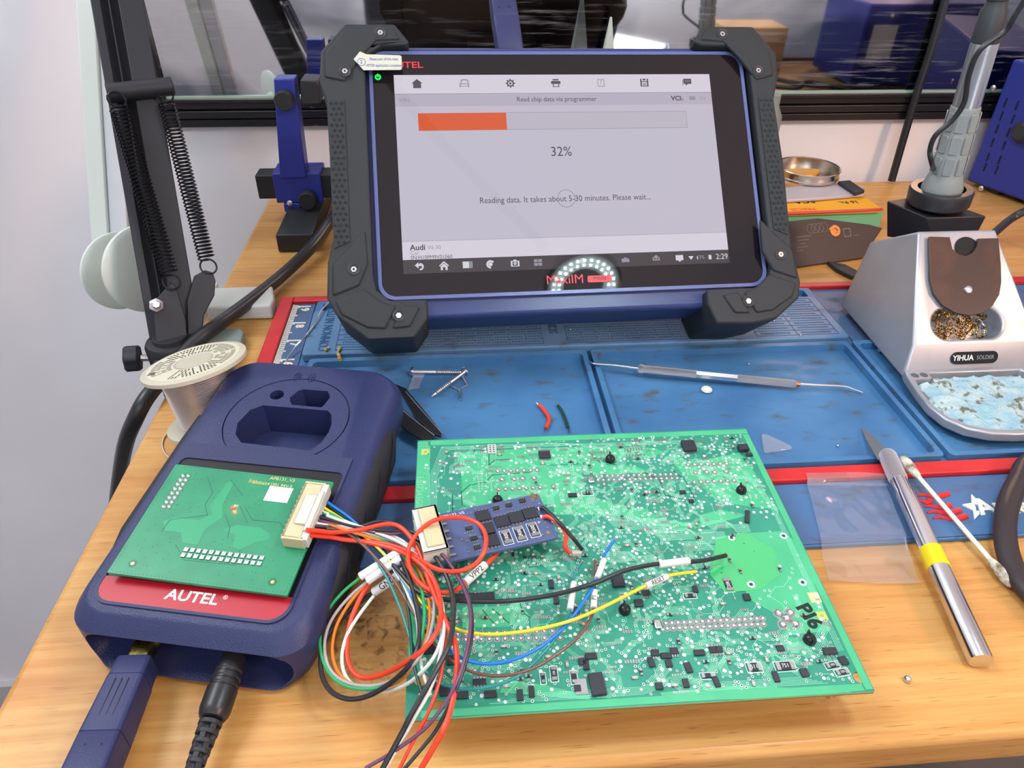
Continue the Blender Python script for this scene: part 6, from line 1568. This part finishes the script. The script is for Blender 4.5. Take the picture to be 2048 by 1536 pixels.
def film(name, px, zz, th, m, lab, cat, amp=.0006, nx_=16, ny_=14, seed=0):
    q0, q1, q2, q3 = [V((*atz(u, v, zz).xy, 0)) for u, v in px]; b = nb(); top = {}; bot = {}
    for i in range(nx_+1):
        for j in range(ny_+1):
            s_, t_ = i/nx_, j/ny_; p = (q0*(1-s_)+q1*s_)*(1-t_)+(q3*(1-s_)+q2*s_)*t_
            z = zz(p) if callable(zz) else zz
            zn = z+amp*(1+mnoise.noise(V((p.x*60+seed, p.y*22, 0)))+.6*mnoise.noise(V((p.x*140, p.y*120, seed))))
            top[i, j] = b.verts.new((p.x, p.y, zn+th)); bot[i, j] = b.verts.new((p.x, p.y, zn))
    for i in range(nx_):
        for j in range(ny_):
            b.faces.new((top[i, j], top[i+1, j], top[i+1, j+1], top[i, j+1])); b.faces.new((bot[i, j+1], bot[i+1, j+1], bot[i+1, j], bot[i, j]))
    for i in range(nx_):
        for j in (0, ny_): b.faces.new((top[i, j], top[i+1, j], bot[i+1, j], bot[i, j]))
    for j in range(ny_):
        for i in (0, nx_): b.faces.new((top[i, j], top[i, j+1], bot[i, j+1], bot[i, j]))
    return tag(build(name, b, m, ang=80), lab, cat)
film('plastic_scrap', [(830, 745), (850, 750), (838, 778), (816, 782)], .0036, .0003, CLR, 'crumpled scrap of clear plastic beside the sideways screw', 'plastic scrap', .0012, 8, 6, 2)
# tweezers
TW = root('tweezers', 'black tweezers lying between the navy programmer and the green board', 'tweezers', Matrix.Translation(atz(845, 850, .0085)))
def arm_(pts, z, nm='arm'):
    P = [atz(u, v, z) for u, v in pts]; b = nb(); rings(b, [P, [p+V((0, 0, .0016)) for p in P]], True, True); return build(nm, b, mk('tweezer_black', (26, 28, 32), 0.3), TW, world=True, bevel=.0003)
a1 = arm_([(792, 772), (812, 780), (850, 826), (884, 868), (882, 876), (868, 872), (828, 835)], .0086)
a2 = arm_([(780, 815), (796, 812), (826, 838), (869, 872), (866, 886), (848, 886), (815, 866), (785, 840)], .0108)
for l_, z in (([(812, 783), (850, 828), (884, 867)], .0103), ([(796, 812), (826, 838), (868, 871)], .0125)):
    b = nb(); tube(b, [atz(u, v, z+.0003) for u, v in l_], .00045, 6); build('bright_edge', b, STEEL, a1, world=True)
def bit(name, px, r, m, lab, tips=True):
    R_ = root(name, lab, 'wire offcut', Matrix.Translation((*atz(px[0][0], px[0][1], TF).xy, TF)))
    P = [atz(u, v, TF+r+.0003) for u, v in px]; b = nb(); tube(b, P[1:-1], r, 8); build('insulation', b, m, R_, world=True)
    b = nb(); rod(b, P[0], P[1], r*.4, 6); rod(b, P[-2], P[-1], r*.4, 6); build('bare_tip', b, SOLDER, R_, world=True)
bit('wire_offcut', [(1073, 806), (1078, 810), (1086, 818), (1095, 830), (1098, 840), (1092, 856), (1089, 864)], .0012, WRED, 'short curved offcut of red wire in the left tray')
bit('wire_offcut', [(1112, 806), (1116, 811), (1124, 823), (1130, 837), (1136, 855), (1138, 866)], .0010, WDGR, 'short offcut of dark green-black wire beside the red one')
# double ended pick
KN = mk('knurled_steel', (224, 226, 230), 0.36, 1.0)
nt = KN.node_tree; ck = nt.nodes.new('ShaderNodeTexMagic'); ck.inputs['Scale'].default_value = 5200; ck.turbulence_depth = 1
tc = nt.nodes.new('ShaderNodeTexCoord'); bp = nt.nodes.new('ShaderNodeBump'); bp.inputs['Strength'].default_value = .9; bp.inputs['Distance'].default_value = .0006
nt.links.new(tc.outputs['Object'], ck.inputs['Vector']); nt.links.new(ck.outputs['Fac'], bp.inputs['Height']); nt.links.new(bp.outputs['Normal'], nt.nodes['Principled BSDF'].inputs['Normal'])
zp = .0105
PK = root('probe_pick', 'slim steel double-ended pick with knurled grips lying across the right tray', 'hand tool', Matrix.Translation(atz(1435, 752, .005)))
A_, B_ = atz(1276, 737, zp), atz(1592, 768, .0080); M_, l = axisM(A_, B_)
b = nb(); lathe(b, [(.0020, 0), (.0030, .001), (.0030, .0035), (.0026, .0038), (.0026, l*.37)], 20, M_); build('knurled_grip', b, KN, PK, world=True)
b = nb(); lathe(b, [(.0026, l*.63), (.0026, l-.002), (.0020, l)], 20, M_); build('knurled_grip', b, KN, PK, world=True)
b = nb(); lathe(b, [(.0026, l*.37), (.0027, l*.375), (.0027, l*.625), (.0026, l*.63)], 6, M_); build('hexagonal_middle', b, STEEL, PK, world=True)
b = nb(); rod(b, B_, B_+(B_-A_).normalized()*.0025, .0019, 14); build('copper_collar', b, mk('copper', (206, 140, 92), 0.3, 1.0), PK, world=True)
b = nb(); tube(b, [A_, atz(1230, 731, .0106), atz(1192, 728, .0103), atz(1183, 726, .0098), atz(1178, 722, .0088)], lambda s: .0010*(1-.6*s), 10); tube(b, [B_, atz(1640, 771, .0075), atz(1688, 773, .0070), atz(1708, 779, .0060), atz(1725, 785, .0044)], lambda s: .0010*(1-.6*s), 10)
build('pointed_shaft', b, STEEL, PK, world=True)
def blobobj(u, v, z, r, h, m, name, lab, cat, grp=None, n=20, asp=1.0):
    p = atz(u, v, z+.0001); b = nb(); lathe(b, [(r*.8, 0), (r, h*.25), (r*.85, h*.65), (r*.45, h*.93), (r*.05, h)], n, Matrix.Translation(p) @ Matrix.Diagonal((1, asp, 1, 1)))
    return tag(build(name, b, m), lab, cat, grp)
blobobj(1413, 781, TF, .0038, .0026, mk('wax_white', (206, 208, 196), 0.5), 'white_pellet', 'round off-white pellet in the right tray below the steel pick', 'pellet')
for u, v, z, l in ((1424, 673, .0101, 'tiny solder ball on the chart strip, left of the pair under the tablet foot'), (1451, 674, .0101, 'tiny solder ball on the chart strip, right of the pair under the tablet foot'), (1548, 642, .0101, 'tiny solder ball nearest the right lower corner of the tablet'),
                   (1497, 729, TF, 'tiny solder ball just above the steel pick'), (1675, 893, TF, 'tiny solder ball left of the knife blade tip'), (1601, 671, .0101, 'tiny solder ball at the right end of the chart strip'), (1141, 660, .0101, 'tiny solder ball on the chart strip below the middle of the tablet')):
    blobobj(u, v, z, .0008, .0014, SOLDER, 'solder_ball', l, 'solder ball', 'solder balls scattered on the mat', 10)
blobobj(1813, 1361, 0, .0017, .0028, SOLDER, 'metal_bead', 'shiny round metal bead on the wood between knife and desk edge', 'bead', None, 24)
CRB = mk('rosin_crumb', (190, 156, 84), 0.4)
def crumb(px, lab, r=.0013):
    b = nb(); tube(b, [atz(u, v, .0112) for u, v in px], lambda s: r*(.7+.3*math.sin(s*9)), 8); tag(build('rosin_crumb', b, CRB), lab, 'crumb', 'rosin crumbs on the chart strip')
crumb([(680, 694), (678, 700), (676, 706), (679, 713)], 'long bent rosin crumb near the left foot of the tablet'); crumb([(650, 701), (654, 697), (659, 695)], 'brown rosin crumb left of the long bent one')
crumb([(678, 716), (680, 719)], 'small orange rosin crumb at the lower end of the long one', .0016)
# clear plastic triangle
b = nb(); tri = [atz(u, v, .0036) for u, v in ((1522, 872), (1530, 870), (1582, 894), (1584, 899), (1578, 901), (1532, 908), (1527, 906))]
rings(b, [tri, [p+V((0, 0, .0013)) for p in tri]], True, True)
tag(build('pick_triangle', b, CLR, bevel=.0003), 'clear plastic triangular opening pick on the blue tray beside the green board', 'opening pick')
# craft knife
k0, k1 = atz(1772, 905, .0125), atz(1962, 1322, .0058)
M_, l = axisM(k0, k1); KF = root('craft_knife', 'round silver craft knife with knurled collar, pointed blade and a band of yellow tape', 'craft knife', Matrix.Translation((*atz(1870, 1110, 0).xy, 0)))
b = nb(); lathe(b, [(.0026, -.001), (.0042, .0008), (.0050, .003), (.0050, .0210), (.0046, .0225)], 32, M_); build('knurled_collar', b, KN, KF, world=True)
b = nb(); lathe(b, [(.0043, .0225), (.0043, .0330), (.0049, .0335), (.0053, l-.001), (.0050, l)], 40, M_); hdl = build('handle', b, mk('polished_aluminium', (214, 214, 218), 0.16, 1.0), KF, world=True)
b = nb(); lathe(b, [(.00515, l*.535), (.00545, l*.537), (.0055, l*.625), (.0052, l*.627)], 40, M_); build('yellow_tape', b, mk('yellow_tape', (226, 204, 20), 0.35), hdl, world=True)
bp_ = [atz(u, v, z) for u, v, z in ((1756, 920, .0120), (1776, 908, .0125), (1770, 897, .0115), (1742, 868, .0070), (1722, 854, .0044), (1732, 878, .0062))]
b = nb(); nn = (bp_[1]-bp_[3]).cross(V((0, 0, 1))).normalized(); nn = ((bp_[1]-bp_[3]).cross(bp_[5]-bp_[3])).normalized()
rings(b, [[p+nn*.0003 for p in bp_], [p-nn*.0003 for p in bp_]], True, True); build('blade', b, mk('blade_steel', (170, 172, 176), 0.3, 1.0), KF, world=True)
# cotton swab
s0, s1 = atz(1812, 925, .0115), atz(2014, 1158, .0042)
SWB = root('cotton_swab', 'white paper cotton swab with both tips soiled, lying right of the knife', 'cotton swab', Matrix.Translation((*atz(1900, 1030, 0).xy, 0)))
b = nb(); rod(b, s0, s1, .00125, 14); build('stick', b, mk('swab_white', (226, 226, 212), 0.6), SWB, world=True)
COT = mk('soiled_cotton', (206, 200, 184), 0.9, bump=(900, .8, .001), var=((122, 108, 86), (160, 160, 160), 0.45, 0.62))
for P, D in ((s0, (s0-s1).normalized()), (s1, (s1-s0).normalized())):
    b = nb(); lathe(b, [(.0013, -.0120), (.0020, -.010), (.0029, -.004), (.0030, .000), (.0024, .0030), (.0010, .0044), (.0002, .0046)], 18, axisM(P, P+D)[0]); build('cotton_tip', b, COT, SWB, world=True)
# zip bag
ZB_ = root('zip_bag', 'small empty clear zip bag half on the mat, half on the wood beside the knife', 'plastic bag', Matrix.Translation(atz(1720, 1040, .008)))
def bagsheet(nm, px, zf_, th, amp, seed, nx_=28, ny_=30):
    q0, q1, q2, q3 = [atz(u, v, .008) for u, v in px]; b = nb(); T_ = {}; 
    for i in range(nx_+1):
        for j in range(ny_+1):
            s_, t_ = i/nx_, j/ny_; p = (q0*(1-s_)+q1*s_)*(1-t_)+(q3*(1-s_)+q2*s_)*t_
            z = zf_(p.y)+amp*(1+mnoise.noise(V((p.x*45+seed, p.y*30, 0)))+.7*mnoise.noise(V((p.x*130, p.y*70, seed))))
            T_[i, j] = (b.verts.new((p.x, p.y, z+th)), b.verts.new((p.x, p.y, z)))
    for i in range(nx_):
        for j in range(ny_):
            b.faces.new([T_[q][0] for q in ((i, j), (i+1, j), (i+1, j+1), (i, j+1))]); b.faces.new([T_[q][1] for q in ((i, j+1), (i+1, j+1), (i+1, j), (i, j))])
    for i in range(nx_):
        for j in (0, ny_): b.faces.new((T_[i, j][0], T_[i+1, j][0], T_[i+1, j][1], T_[i, j][1]))
    for j in range(ny_):
        for i in (0, nx_): b.faces.new((T_[i, j][0], T_[i, j+1][0], T_[i, j+1][1], T_[i, j][1]))
    return build(nm, b, BAG, ZB_, world=True, ang=80)
zfun = lambda y: .0072 if y > .283 else (.0042 if y > .244 else max(.0006, .0042-(.244-y)*.35))
bagsheet('film', [(1612, 945), (1770, 948), (1850, 1152), (1664, 1146)], zfun, .0003, .0011, 3)
bagsheet('seam', [(1614, 960), (1776, 962), (1780, 968), (1617, 966)], lambda y: zfun(y)+.0014, .0006, .0003, 5, 24, 2)

# ================================================================== things only the mirror shows, with a chair standing in for a person
S2 = root('blue_station', 'second blue bench power station, seen reflected in the mirror above the iron', 'power station', (.76, .29, 0))
build('case', boxm(.66, .88, .20, .35, .004, .125), BLM, S2, world=True, bevel=.003)
build('paper_label', boxm(.675, .715, .3501, .3504, .045, .095), WHITEP, S2, world=True, smooth=False)
b = nb(); lathe(b, [(.003, 0), (.0028, .001), (.001, .002)], 12, axisM((.70, .3501, .108), (.70, .36, .108))[0]); build('screw', b, STEEL, S2, world=True)
tag(build('cardboard_box', boxm(.47, .58, .166, .25, .0004, .075), mk('cardboard', (206, 168, 124), 0.8)), 'small brown cardboard box, seen in the mirror right of the tablet top', 'box')
ch = root('stand_in_chair', 'added black chair standing in for a person as the dark mirror shape', 'chair', (.08, -.62, FLOORZ))  # chair added in place of a person, to darken the mirror's reflection
CHM = mk('chair_black', (30, 31, 36), 0.7)
build('backrest', prismm(rrect(-.26, .26, -.30, .16, .08, 8), -.03, .03, Matrix.Translation((.02, -.78, .06)) @ Matrix.Rotation(rad(90), 4, 'X')), CHM, ch, world=True, bevel=.02)
build('seat', prismm(rrect(-.24, .26, -.24, .24, .08, 8), 0, .07, Matrix.Translation((.02, -.5, -.50))), CHM, ch, world=True, bevel=.02)
b = nb(); rod(b, V((.02, -.5, -.9)), V((.02, -.5, -.5)), .03, 16); build('column', b, CHM, ch, world=True)
b = nb(); tube(b, [V((.02, -.52, -.52)), V((.02, -.78, -.50)), V((.02, -.815, -.3)), V((.02, -.80, -.15))], .02, 10); build('back_support', b, CHM, ch, world=True)
for k in range(5):
    a = k*2*math.pi/5; b = nb(); rod(b, V((.02, -.5, -.88)), V((.02+.27*math.cos(a), -.5+.27*math.sin(a), -.91)), .022, 10, r2=.014); lathe(b, [(.018, -.95), (.024, -.935), (.018, -.915)], 12, Matrix.Translation((.02+.27*math.cos(a), -.5+.27*math.sin(a), 0))); build('leg', b, CHM, ch, world=True)
